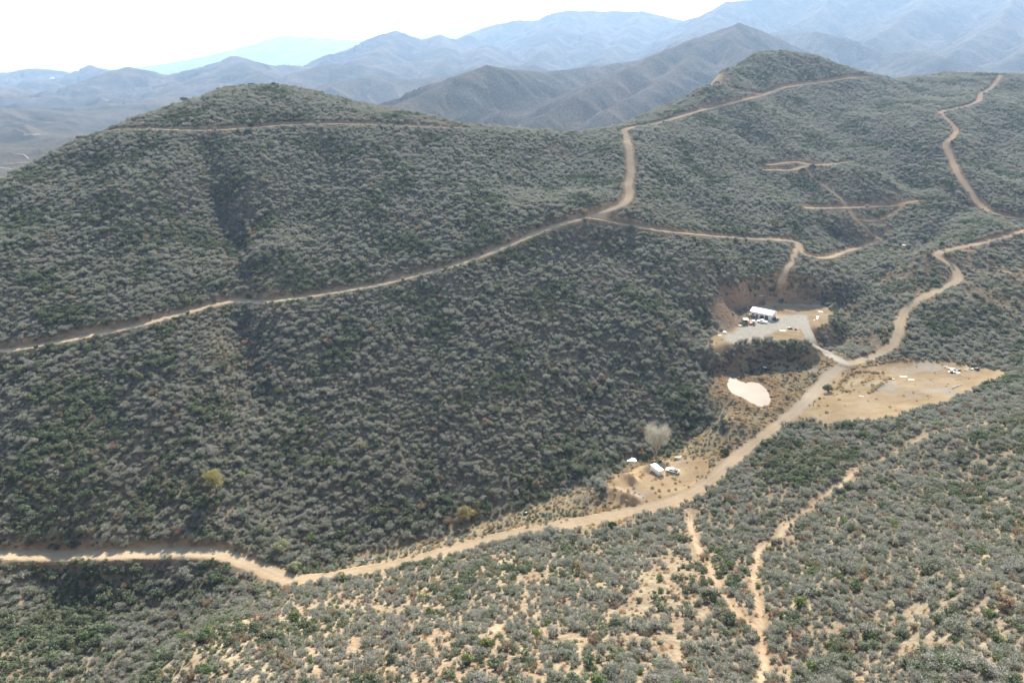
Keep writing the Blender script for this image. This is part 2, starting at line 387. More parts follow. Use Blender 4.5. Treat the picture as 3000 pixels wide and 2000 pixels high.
# spoil heaps and windrows pushed up by the grader (photo polyline, height, half width)
for uv, hh_, wid in [
    (ZZ('1800 1445 1825 1458 1855 1468', 0, 0, 1), 2.1, 2.8), (ZZ('1830 1398 1850 1412', 0, 0, 1), 2.2, 2.2), (ZZ('1790 1410 1775 1430', 0, 0, 1), 1.0, 3.0),
    (ZZ('390 1110 700 1060 1020 1000 1250 925 1420 880', 1300, 1400, .17007), 1.0, 1.1),
    (ZZ('2275 912 2290 908 2310 912 2325 918', 0, 0, 1), 1.5, 2.2),
    (ZZ('250 440 245 400 270 360 330 300 400 255 480 225', 2400, 1030, .2423), .9, 1.5), (ZZ('620 480 680 430 740 395 800 345 850 310', 2400, 1030, .2423), 1.1, 1.5),
    (ZZ('480 225 600 245 700 255 800 255', 2400, 1030, .2423), .6, 1.0), (ZZ('490 380 560 350 610 315 640 285', 2400, 1030, .2423), .8, 1.3), (ZZ('420 410 480 410', 2400, 1030, .2423), .5, 1.0),
    (ZZ('440 195 560 165 700 145 850 115 1000 90 1100 110', 2400, 1030, .2423), 1.1, 2.0), (ZZ('170 450 260 470 380 480', 2400, 1030, .2423), .5, 1.0),
    (ZZ('2130 865 2200 868 2260 856 2290 852 2340 862 2385 880', 0, 0, 1), 1.5, 3.0)]:
    Dg, _, _ = seg_field(line_xy(uv, H), wid * 3, None)
    H = H + hh_ * 1.25 * np.exp(-(np.minimum(Dg, 1e3) / wid) ** 2) * (1 + .45 * edge_n)
    MOUND = np.maximum(MOUND, np.exp(-(np.minimum(Dg, 1e3) / (wid * 1.2)) ** 2))
PUD = np.zeros(H.shape)
for u, v, r_ in [(1860, 1347, 4.5), (1852, 1348, 3.5), (1867, 1346, 3.5), (1050, 1643, 2.5), (1060, 1641, 2.5), (1072, 1639, 2.5), (1082, 1636, 2.5), (2190, 1050, 3)]:
    p_ = cast(u, v, H); w_ = np.exp(-(((GXm - p_[0]) ** 2 + (GYm - p_[1]) ** 2) / r_ ** 2) ** 2)
    H = H * (1 - w_) + (p_[2]) * w_; PUD = np.maximum(PUD, w_)
BERM = []
for uv in ['250 440 245 400 270 360 330 300 400 255 480 225', '620 480 680 430 740 395 800 345 850 310', '480 225 600 245 700 255 800 255', '490 380 560 350 610 315 640 285', '440 195 560 165 700 145 850 115 1000 90 1100 110', '170 450 260 470 380 480']:
    BERM.append(ZZ(uv, 2400, 1030, .2423))
M = {k: np.zeros(H.shape, np.float32) for k in ('road', 'gravel', 'bare', 'cut', 'grass', 'red', 'rut', 'edge')}
OWNER = np.zeros(H.shape, np.int16)      # which named surface a cell belongs to (0 = ground)
SURF = ['ground']
ZF = {}
for name, zn in ZONES.items():
    P = np.array([cast(u, v) for u, v in dense(zn['uv'], 4)[:-1]])
    if zn['z'] is not None:           # on a flat pad the outline lies in the plane of the pad
        y = (zn['z'] - ZC) / slope_of(dense(zn['uv'], 4)[:-1][:, 1])
        P = np.stack([x_of(dense(zn['uv'], 4)[:-1][:, 0], y, zn['z']), y, y * 0 + zn['z']], 1)
        if name == 'dirt_lot':
            P = np.array([cast(u, v) for u, v in dense(zn['uv'], 4)[:-1]])
    F = poly_field(P); ZF[name] = F
    w = 1 - sstep(0, zn['soft'], F)
    if zn['z'] is not None and name != 'dirt_lot':
        H = H * (1 - w) + (zn['z'] + 0.12 * edge_n) * w
    elif name == 'dirt_lot':
        H = H * (1 - .75 * w) + blur(HB, 25) * .75 * w
    M['bare'] = np.maximum(M['bare'], 1 - sstep(-1.5, 1.5, F + 1.8 * edge_n))
    SURF.append(name)
    OWNER[(F + 1.8 * edge_n) < 0] = len(SURF) - 1
HZ = H.copy()
ROADXY = {}
wob = fbm(GXm, GYm, 38, 2, .5, 1); lanef = fbm(GXm, GYm, 24, 2, .5, 2)
for name, rd in ROADS.items():
    uv = dense(rd['uv'], 8)
    P = []
    for u, v in uv:
        p = cast(u, v, HZ)
        if P and abs(p[1] - P[-1][1]) > 45: continue
        P.append(p)
    P = resample(np.array(P), 1.5)
    for c in (0, 1): P[:, c] = smooth1(P[:, c], 3)
    P[:, 2] = smooth1(bilin(HZ, GX0, GY0, 1, P[:, 0], P[:, 1]), 6)
    ROADXY[name] = P
    hw = rd['hw']
    D, Zn, Sd = seg_field(P, hw + 9, None)
    dd = D + .35 * edge_n * min(1, hw / 2)
    near = D < hw + 9
    trail = hw < 1.3
    bank = 0.8 if trail else 2.2
    drop = 0 if trail else rd.get('drop', .15)
    w = np.where(near, 1 - sstep(hw, hw + (bank * .55 if not trail else bank) + .30 * np.minimum(np.abs(Zn - H), 5), D), 0)
    lvl = Zn - .05 - drop - (.10 if not trail else .25) * np.cos(np.clip(D / hw, 0, 1) * np.pi * .5) * (.3 if not trail else 1)
    H = H * (1 - w) + lvl * w
    r = np.where(near, 1 - sstep(hw - .25, hw + .35, dd + .2 * edge_n), 0) * rd.get('fade', 1) * (1 if not rd.get('fade') else np.clip(1.05 + .5 * wob, .3, 1.3))
    M['road'] = np.maximum(M['road'], r)
    c = np.where(near, 1 - sstep(hw + (.2 if trail else .2), hw + (.8 if trail else 1.1), dd), 0)
    M['edge'] = np.maximum(M['edge'], np.where(near, 1 - sstep(hw + (.1 if trail else .2) + rd.get('clear', 0), hw + (.5 if trail else 1.1) + rd.get('clear', 0), dd), 0))
    M['cut'] = np.maximum(M['cut'], c)
    rt = np.where(near, np.exp(-((np.abs(Sd) - min(1.05, hw * .5)) / .42) ** 2), 0)
    if not trail:
        lane = .5 + .5 * np.cos(Sd * 3.1 + 2.4 * wob) * np.clip(.35 + lanef, 0, 1)
        rt = np.clip(.75 * rt + .45 * lane - .1, 0, 1)
    M['rut'] = np.maximum(M['rut'] * (1 - r), rt * r)
    SURF.append(name)
    OWNER[(D < 1e8) & (dd < hw + .1)] = len(SURF) - 1
for uv, ox, oy, k_ in [('0 850 300 760 600 610 900 470 1200 400 1420 380 1520 330 1500 280 1420 215', 2400, 1030, .2423), ('0 872 400 770 800 640 1200 510 1700 440 2200 290', 2400, 1030, .2423),
        ('1000 380 1100 330 1300 300 1430 320 1480 365 1350 400 1150 425', 2400, 1030, .2423), ('300 740 600 650 900 520 1250 440', 2400, 1030, .2423), ('1420 215 1500 300 1540 380 1400 450', 2400, 1030, .2423),
        ('1250 1000 1100 900 900 700 700 740 500 800', 1750, 1210, .1850), ('1500 1330 1300 1150 1100 1000 1050 820', 1750, 1210, .1850), ('1700 1050 1500 800 1300 760 1150 850', 1750, 1210, .1850), ('700 1450 600 1200 700 1000 850 1100', 1750, 1210, .1850)]:
    Dd, _, Sd = seg_field(line_xy(ZZ(uv, ox, oy, k_), H, 6), 6, None)
    for o_ in (0, 2.6):
        M['rut'] = np.maximum(M['rut'], np.where(Dd < 6, np.exp(-((np.abs(Sd - o_) - .8) / .34) ** 2), 0) * M['bare'] * (1 - M['road']) * .9)
# gravel: drive, pad front, the junction and the stretch below it
def zone_mask(uv, soft, flat=None):
    P = np.array([cast(u, v, H) for u, v in dense(uv, 4)[:-1]])
    F = poly_field(P)
    return 1 - sstep(-soft, soft, F + 2.0 * edge_n)
g = zone_mask(ZZ('950 628 1000 590 1060 560 1070 530 1200 520 1240 508 1330 505 1360 520 1340 565 1230 572 1150 612 1010 642', 1500, 600, k2), 1.5)
Dd, _, _ = seg_field(ROADXY['building_driveway'], 6, None)
g = np.maximum(g, 1 - sstep(2.2, 3.2, Dd))
vr = ROADXY['valley_road']; sel = vr[(vr[:, 1] > 300)]
Dd, _, _ = seg_field(sel, 8, None)
g = np.maximum(g, (1 - sstep(2.0, 4.2, Dd)) * .38 * sstep(296, 318, GYm))
for u, v, ru, rv in [(2655, 1085, 17, 6), (2700, 1078, 13, 5), (2590, 1130, 8, 9), (2730, 1145, 8, 4), (2600, 1118, 5, 6), (2400, 1085, 9, 3)]:
    p_ = cast(u, v, H); g = np.maximum(g, .5 * sstep(.45, .75, np.exp(-((GXm - p_[0]) / ru) ** 2 - ((GYm - p_[1]) / rv) ** 2) + .25 * edge_n))
M['gravel'] = g
M['grass'] = np.maximum(zone_mask(ZZ('950 778 1100 758 1250 732 1330 705 1400 690 1500 720 1430 790 1340 880 1290 950 1150 1040 1000 1000 900 900 940 780 1080 730 1000 690', 1500, 600, k2), 3),
             np.maximum(zone_mask(ZZ('1310 985 1440 830 1560 750 1700 790 1640 870 1500 940 1400 985', 1500, 600, k2), 3),
             zone_mask(ZZ('640 300 560 350 430 390 300 400 330 330 420 250 430 170 520 100 640 60 780 50 960 0 1060 -40 1000 60 940 120 880 200', 1500, 1300, k2), 3)))
M['grass'] = np.maximum(M['grass'], .62 * zone_mask(ZZ('925 1692 1050 1625 1200 1575 1450 1505 1620 1450 1700 1425 1790 1470 1760 1530 1500 1575 1300 1612 1100 1660', 0, 0, 1), 3))
M['grass'] = np.maximum(M['grass'], .75 * zone_mask(ZZ('1960 1330 2060 1265 2160 1250 2250 1240 2290 1215 2260 1270 2150 1340 2060 1420 2040 1380', 0, 0, 1), 3))
M['grass'] *= (1 - M['road'])
M['cutbank'] = zone_mask(ZZ('880 640 930 590 920 500 925 430 960 385 1050 385 1120 405 1200 398 1290 410 1380 435 1450 470 1440 480 1300 460 1180 462 1100 480 1080 540 1000 590', 1500, 600, k2), 1.5)
# pond basin
POND_Z = 43.6
pond_uv = cat([ZZ('560 560 600 500 660 462 710 470 730 540 790 580 900 600 1040 600 1170 620 1240 670 1330 760 1380 870 1400 950 1370 1030 1290 1085 1180 1075 1080 1040 960 980 860 910 720 860 620 800 560 720 540 640', 2050, 1030, .14881)])
yy = (POND_Z - ZC) / slope_of(pond_uv[:, 1])
PONDXY = np.stack([x_of(pond_uv[:, 0], yy, POND_Z), yy], 1)
PF = poly_field(np.concatenate([PONDXY, np.full((len(PONDXY), 1), POND_Z)], 1))
M['cut'] = np.maximum(M['cut'], .7 * MOUND * (1 - M['road']))
lvl = POND_Z + np.clip(PF * .16, -1.4, 30)
w = 1 - sstep(3, 16, PF)
H = H * (1 - w) + np.minimum(lvl + .25 * edge_n * sstep(0, 3, PF), np.maximum(H, POND_Z + .1)) * w
H = H + .9 * np.exp(-((PF - 5.5) / 2.2) ** 2) * (1 + .4 * edge_n) * (1 - M['road'])
M['red'] = (1 - sstep(4, 12, PF)) * .8
print('raster', round(time.time() - T0, 1))

# ------------------------------------------------------------------ the far country: basin, middle hills, mesas
def RV(s):
    t = np.array(s.split(), float).reshape(-1, 3)
    return np.array([xz_at(*r) for r in t])
# crest lines (photo column, photo row, forward distance); fall of the flanks, rib wavelength, rib depth
FAR = [
 # pale middle hill with its crest running right
 ('1190 300 1650 1260 270 1750 1340 222 1850 1425 190 1950 1500 205 2050 1600 212 2300 1750 192 2500 1900 172 2700', .42, 150, 26),
 # big middle peak, its left crest coming down towards the canyon
 ('1530 372 1500 1620 318 1640 1730 250 1850 1850 196 2050 1950 148 2250 2060 105 2450 2165 70 2600 2230 88 2700 2310 128 2800 2400 165 2900', .50, 170, 30),
 ('2165 70 2600 2120 110 2350 2200 150 2150 2290 215 1950', .55, 150, 18),
 ('2060 110 2420 2020 170 2150 1930 240 1900 1760 330 1600', .52, 120, 18),
 # dark peak right of it
 ('2280 105 3600 2340 100 3500 2395 91 3400 2490 115 3300 2590 150 3200 2680 152 3100 2780 172 2900 2860 215 2700', .50, 200, 36),
 ('2680 152 3100 2760 168 2900 2900 205 2800 3050 215 2800', .4, 160, 25),
 # flat topped mesa in the middle
 ('1370 100 6200 1430 78 6000 1500 60 5900 1575 58 5800 1620 38 5800 1660 31 5700 1760 32 5700 1880 33 5700 1950 48 5700 2010 60 5800', .42, 420, 110),
 ('1660 33 5700 1610 120 4700 1560 190 4000', .36, 260, 40), ('1880 36 5700 1830 120 4700 1760 170 4000', .36, 260, 40), ('1770 36 5700 1720 130 4600', .40, 260, 40),
 # higher mesa and the range that leaves the top of the frame
 ('2010 58 5200 2080 42 5100 2110 14 5000 2130 5 5000 2300 -8 5000 2500 -30 4900 2800 -40 4800 3300 -60 4800', .46, 420, 120),
 ('2130 8 5000 2050 90 4200 1960 130 3700', .38, 260, 40), ('2450 -25 4900 2380 60 4300 2250 100 3900', .40, 260, 40),
 ('2750 -35 4850 2640 60 4000 2560 110 3600', .40, 250, 40), ('3000 -45 4800 2930 60 3900 2800 150 3300', .42, 250, 40), ('3250 -60 4800 3120 60 3700 2980 170 3000', .42, 250, 40),
 ('2560 60 4200 2640 100 3800 2720 150 3400', .45, 200, 30),
 # left-centre hills
 ('940 170 5200 1010 150 5100 1080 112 5000 1120 97 5000 1161 91 5000 1200 105 5000 1225 118 5000 1290 105 5100 1340 118 5200 1370 102 5300', .40, 330, 70),
 ('1161 93 5000 1110 150 4400 1040 180 4000', .33, 230, 35), ('1290 107 5100 1320 160 4300 1300 200 3800', .33, 230, 35), ('1430 130 4700 1400 180 4000 1370 215 3500', .3, 220, 35),
 ('560 212 4800 620 190 4700 660 172 4600 690 166 4600 740 178 4600 790 190 4600 880 192 4800', .36, 260, 45),
 ('690 168 4600 730 200 4000 800 225 3600', .28, 180, 25),
 ('860 232 3600 930 195 3700 976 186 3800 1040 195 3700 1100 190 3900 1200 180 4100 1330 175 4200', .3, 240, 40),
 ('900 270 3000 1000 238 3000 1100 225 3100 1200 232 3100 1290 222 3200 1420 200 3300 1560 190 3400', .26, 220, 35),
 ('280 235 4300 340 205 4400 376 197 4400 420 205 4400 470 216 4500 540 225 4500', .3, 200, 35),
 ('180 228 5600 225 205 5700 262 190 5800 300 202 5700 345 212 5600', .34, 230, 40),
 ('-60 216 6400 30 211 6400 75 202 6300 108 199 6300 160 206 6200 200 212 6200', .30, 260, 45),
 ('420 300 3300 480 285 3300 560 278 3400 640 290 3500', .2, 160, 20), ('200 330 2800 300 322 2900 420 330 2900', .16, 150, 18),
 ('-40 330 2600 60 318 2700 160 335 2700', .14, 150, 16), ('540 250 3900 640 240 4000 760 246 4100', .2, 180, 25),
 # ghost ranges
 ('330 202 11500 450 192 11500 560 172 11500 640 155 11500 700 140 11500 760 125 11500 829 104 11500 900 108 11500 1020 116 11500 1180 125 11500 1300 130 11500', .3, 1500, 260),
 ('1220 105 14000 1300 85 14000 1380 74 14000 1440 74 14000 1560 80 14000', .3, 1500, 260),
 ('2000 62 16000 2060 50 16000 2120 46 16000', .3, 1200, 200),
 ('-400 192 26000 -100 188 26000 60 187 26000 130 192 26000 280 193 26000 420 196 26000 600 190 26000', .2, 1800, 200),
]
FARP = [(RV(a), b, c * .8, d) for a, b, c, d in FAR]
ASYM = {1: (1.45, .72), 0: (1.3, .8), 2: (1.2, .9), 3: (1.4, .75)}

def far_height(x, y):
    r = np.hypot(x, y)
    wx = 60 * fbm(x, y, 900, 2, .5, 5); wy = 60 * fbm(x, y, 900, 2, .5, 6)
    base = np.interp(r, [0, 1000, 1500, 2600, 4000, 7000, 12000, 30000, 60000], [60, 35, 20, -8, -20, 10, -60, -150, -300])
    side = np.arctan2(x, y)                       # the land rises to the right, opens to a basin on the left
    base = base + sstep(-.15, .5, side) * np.interp(r, [800, 1800, 3000, 5000, 9000], [0, 30, 90, 130, 60])
    amp = np.interp(r, [1000, 1800, 3500, 7000, 20000], [4, 26, 62, 85, 60])
    roll = ridged(x + wx, y + wy, 760, 4, .5, 0) - .55
    roll2 = 1 - np.abs(PN[3]((x + wx) / 330, (y + wy) / 330)) * 1.9
    h = base + amp * (roll * 1.6 + .22 * roll2)
    for ri, (P, S, wl, depth) in enumerate(FARP):
        ka, kb = ASYM.get(ri, (1.0, 1.0))
        cx_, cy_ = P[:, 0].mean(), P[:, 1].mean()
        reach = max((P[:, 2].max() + 200) / S * 1.25, 400) + np.hypot(P[:, 0] - cx_, P[:, 1] - cy_).max()
        m = np.where((x - cx_) ** 2 + (y - cy_) ** 2 < reach ** 2)[0]
        if not len(m): continue
        X, Y = x[m], y[m]
        bd = np.full(len(m), 1e12); bz = np.zeros(len(m)); sg = np.zeros(len(m)); nx_ = np.zeros(len(m)); ny_ = np.zeros(len(m))
        for a, b in zip(P[:-1], P[1:]):
            dx, dy = b[0] - a[0], b[1] - a[1]
            t = np.clip(((X - a[0]) * dx + (Y - a[1]) * dy) / (dx * dx + dy * dy), 0, 1)
            px, py = a[0] + t * dx, a[1] + t * dy
            d = (X - px) ** 2 + (Y - py) ** 2
            z = a[2] + t * (b[2] - a[2])
            # prefer the segment that gives the higher ground
            q = np.sqrt(d) - z / S
            k = q < bd
            bd[k] = q[k]; bz[k] = z[k]; nx_[k] = px[k]; ny_[k] = py[k]
            sg[k] = (dx * (Y - py) - dy * (X - px))[k] / (np.hypot(dx, dy) * np.sqrt(d[k]) + 30)
        d = np.hypot(X - nx_, Y - ny_)
        side_k = np.where(sg < 0, 1 + (ka - 1) * np.minimum(-sg, 1), 1 + (kb - 1) * np.minimum(sg, 1))
        ax, ay = nx_ + (X - nx_) * .30, ny_ + (Y - ny_) * .30
        warp = .35 * wl * fbm(X, Y, wl * 1.6, 2, .5, 2)
        rib = 1 - np.abs(PN[1]((ax + warp) / wl, (ay - warp) / wl)) * 2.2
        rib2 = 1 - np.abs(PN[4]((nx_ + (X - nx_) * .55 + warp) / (wl * .42), (ny_ + (Y - ny_) * .55) / (wl * .42))) * 2.0
        g = np.clip(d * S / (depth * 1.6), 0, 1)
        hz = bz - side_k * S * (np.sqrt(d * d + (10 / S) ** 2) - 10 / S) - g * depth * (1 - rib) * 1.2 - g * depth * .25 * (1 - rib2)
        k = 14.0 + depth * .15
        e = np.clip(.5 + .5 * (hz - h[m]) / k, 0, 1)
        h[m] = h[m] * (1 - e) + hz * e + k * e * (1 - e)
    h = h + np.interp(r, [1200, 4000], [1.2, 5]) * fbm(x, y, 90, 3, .5, 2)
    return h

# blend weight of the surveyed raster: 1 inside, 0 towards the raster's rim or beyond the crests
def near_weight(x, y):
    e = np.minimum(np.minimum(x - GX0, GX1 - x), np.minimum(y - GY0 + 1e3, GY1 - y))
    w = sstep(0, 160, e)
    return w

# ------------------------------------------------------------------ the ground sheet: rings of cells fine in view, coarse elsewhere
az = np.concatenate([np.arange(-180, -44, 4.0), np.arange(-44, -40, .5), np.arange(-40, 40, .07), np.arange(40, 44, .5), np.arange(44, 180, 4.0)])
az = np.unique(np.round(az, 4))
rr = [8.0, 20, 35, 50, 62]
while rr[-1] < 1250: rr.append(rr[-1] + min(1.35, max(.42, rr[-1] * .0027)))
while rr[-1] < 30000: rr.append(rr[-1] * 1.0052)
rr += [36000, 44000, 60000, 90000]
rr = np.array(rr)
A_, R_ = np.meshgrid(np.radians(az), rr)
NA, NR = len(az), len(rr)
vx = (R_ * np.sin(A_)).ravel(); vy = (R_ * np.cos(A_)).ravel()
def height_at(x, y):
    w = near_weight(x, y)
    out = np.zeros(len(x))
    m = w > 0
    out[m] = w[m] * bilin(H, GX0, GY0, 1, x[m], y[m])
    m = w < 1
    out[m] += (1 - w[m]) * far_height(x[m], y[m])
    return out
vz = height_at(vx, vy)
inside = near_weight(vx, vy) > .02
def samp(k):
    o = np.zeros(len(vx), np.float32); o[inside] = bilin(M[k], GX0, GY0, 1, vx[inside], vy[inside]); return o
own = np.zeros(len(vx), np.int16)
own[inside] = OWNER[np.clip(np.round(vy[inside] - GY0).astype(int), 0, len(gy) - 1), np.clip(np.round(vx[inside] - GX0).astype(int), 0, len(gx) - 1)]
LA = np.stack([samp('road'), samp('gravel'), samp('bare'), samp('cut')], 1)
LB = np.stack([samp('grass'), samp('red'), samp('rut'), samp('cutbank')], 1)
iy, ix = np.meshgrid(np.arange(NR - 1), np.arange(NA), indexing='ij')
ixn = (ix + 1) % NA
F4 = np.stack([iy * NA + ix, iy * NA + ixn, (iy + 1) * NA + ixn, (iy + 1) * NA + ix], -1).reshape(-1, 4)[:, ::-1]
face_own = own[F4[:, 0]]

def build_sheet(name, faces, material, extra=None):
    used, inv = np.unique(faces.ravel(), return_inverse=True)
    me = bpy.data.meshes.new(name)
    n, f = len(used), len(faces)
    me.vertices.add(n); me.loops.add(f * 4); me.polygons.add(f)
    co = np.stack([vx[used], vy[used], vz[used]], 1).astype(np.float32)
    me.vertices.foreach_set('co', co.ravel())
    me.loops.foreach_set('vertex_index', inv.astype(np.int32))
    me.polygons.foreach_set('loop_start', np.arange(0, f * 4, 4, dtype=np.int32))
    me.polygons.foreach_set('use_smooth', np.ones(f, bool))
    me.update(calc_edges=True)
    for nm, L in (('la', LA), ('lb', LB)):
        at = me.attributes.new(nm, 'FLOAT_COLOR', 'POINT')
        at.data.foreach_set('color', L[used].astype(np.float32).ravel())
    me.materials.append(material)
    o = bpy.data.objects.new(name, me)
    col.objects.link(o)
    o['kind'] = 'structure'
    return o

# ------------------------------------------------------------------ materials
def new_mat(name):
    m = bpy.data.materials.new(name); m.use_nodes = True
    nt = m.node_tree; nt.nodes.clear()
    return m, nt
class NT:
    def __init__(s, nt): s.nt = nt
    def n(s, t, **k):
        x = s.nt.nodes.new(t)
        for a, b in k.items(): setattr(x, a, b)
        return x
    def l(s, a, b): s.nt.links.new(a, b)
    def val(s, inp, v):
        if hasattr(v, 'is_linked') or isinstance(v, bpy.types.NodeSocket): s.l(v, inp)
        else: inp.default_value = v
    def math(s, op, a, b=0.0, clamp=False):
        x = s.n('ShaderNodeMath', operation=op, use_clamp=clamp); s.val(x.inputs[0], a); s.val(x.inputs[1], b); return x.outputs[0]
    def mix(s, f, a, b):
        x = s.n('ShaderNodeMix', data_type='RGBA'); s.val(x.inputs[0], f)
        for i, v in ((6, a), (7, b)):
            if isinstance(v, tuple): v = v if len(v) == 4 else v + (1,)
            s.val(x.inputs[i], v)
        return x.outputs[2]
    def noise(s, vec, scale, detail=3, rough=.55, w=0):
        x = s.n('ShaderNodeTexNoise'); x.inputs['Scale'].default_value = scale; x.inputs['Detail'].default_value = detail; x.inputs['Roughness'].default_value = rough
        if vec is not None: s.l(vec, x.inputs['Vector'])
        return x.outputs['Fac']
    def ramp(s, f, a, b):
        x = s.n('ShaderNodeMapRange'); s.val(x.inputs[0], f); x.inputs[1].default_value = a; x.inputs[2].default_value = b; x.clamp = True
        return x.outputs[0]
def simple_mat(name, colr, rough=.6, metal=0.0, var=.12, scale=3.0, spec=.4):
    m, nt = new_mat(name); q = NT(nt)
    out = q.n('ShaderNodeOutputMaterial'); b = q.n('ShaderNodeBsdfPrincipled')
    tc = q.n('ShaderNodeTexCoord')
    f = q.noise(tc.outputs['Object'], scale, 4, .6)
    dark = tuple(c * (1 - var) for c in colr); lite = tuple(min(1, c * (1 + var * .6)) for c in colr)
    q.l(q.mix(q.ramp(f, .3, .7), dark, lite), b.inputs['Base Color'])
    b.inputs['Roughness'].default_value = rough; b.inputs['Metallic'].default_value = metal
    b.inputs['Specular IOR Level'].default_value = spec
    q.l(b.outputs[0], out.inputs[0])
    return m
def foliage_mat(name, cols, trans=.25, spec_r=.6):
    """cols: list of base colours; each plant takes its own blend, each clump of it varies a little"""
    m, nt = new_mat(name); q = NT(nt)
    out = q.n('ShaderNodeOutputMaterial')
    oi = q.n('ShaderNodeObjectInfo')
    tc = q.n('ShaderNodeTexCoord')
    cr = q.n('ShaderNodeValToRGB')
    cr.color_ramp.elements[0].position = 0; cr.color_ramp.elements[0].color = cols[0] + (1,)
    cr.color_ramp.elements[1].position = 1; cr.color_ramp.elements[1].color = cols[-1] + (1,)
    for i, c in enumerate(cols[1:-1], 1):
        e = cr.color_ramp.elements.new(i / (len(cols) - 1)); e.color = c + (1,)
    q.l(oi.outputs['Random'], cr.inputs[0])
    f = q.noise(tc.outputs['Object'], 3.2, 2, .6)
    hsv = q.n('ShaderNodeHueSaturation')
    q.l(cr.outputs[0], hsv.inputs['Color'])
    q.l(q.math('ADD', q.math('MULTIPLY', q.ramp(f, .3, .7), .55), .70), hsv.inputs['Value'])
    d = q.n('ShaderNodeBsdfDiffuse'); t = q.n('ShaderNodeBsdfTranslucent'); mx = q.n('ShaderNodeMixShader')
    q.l(hsv.outputs[0], d.inputs[0]); q.l(hsv.outputs[0], t.inputs[0])
    mx.inputs[0].default_value = trans
    q.l(d.outputs[0], mx.inputs[1]); q.l(t.outputs[0], mx.inputs[2]); q.l(mx.outputs[0], out.inputs[0])
    return m

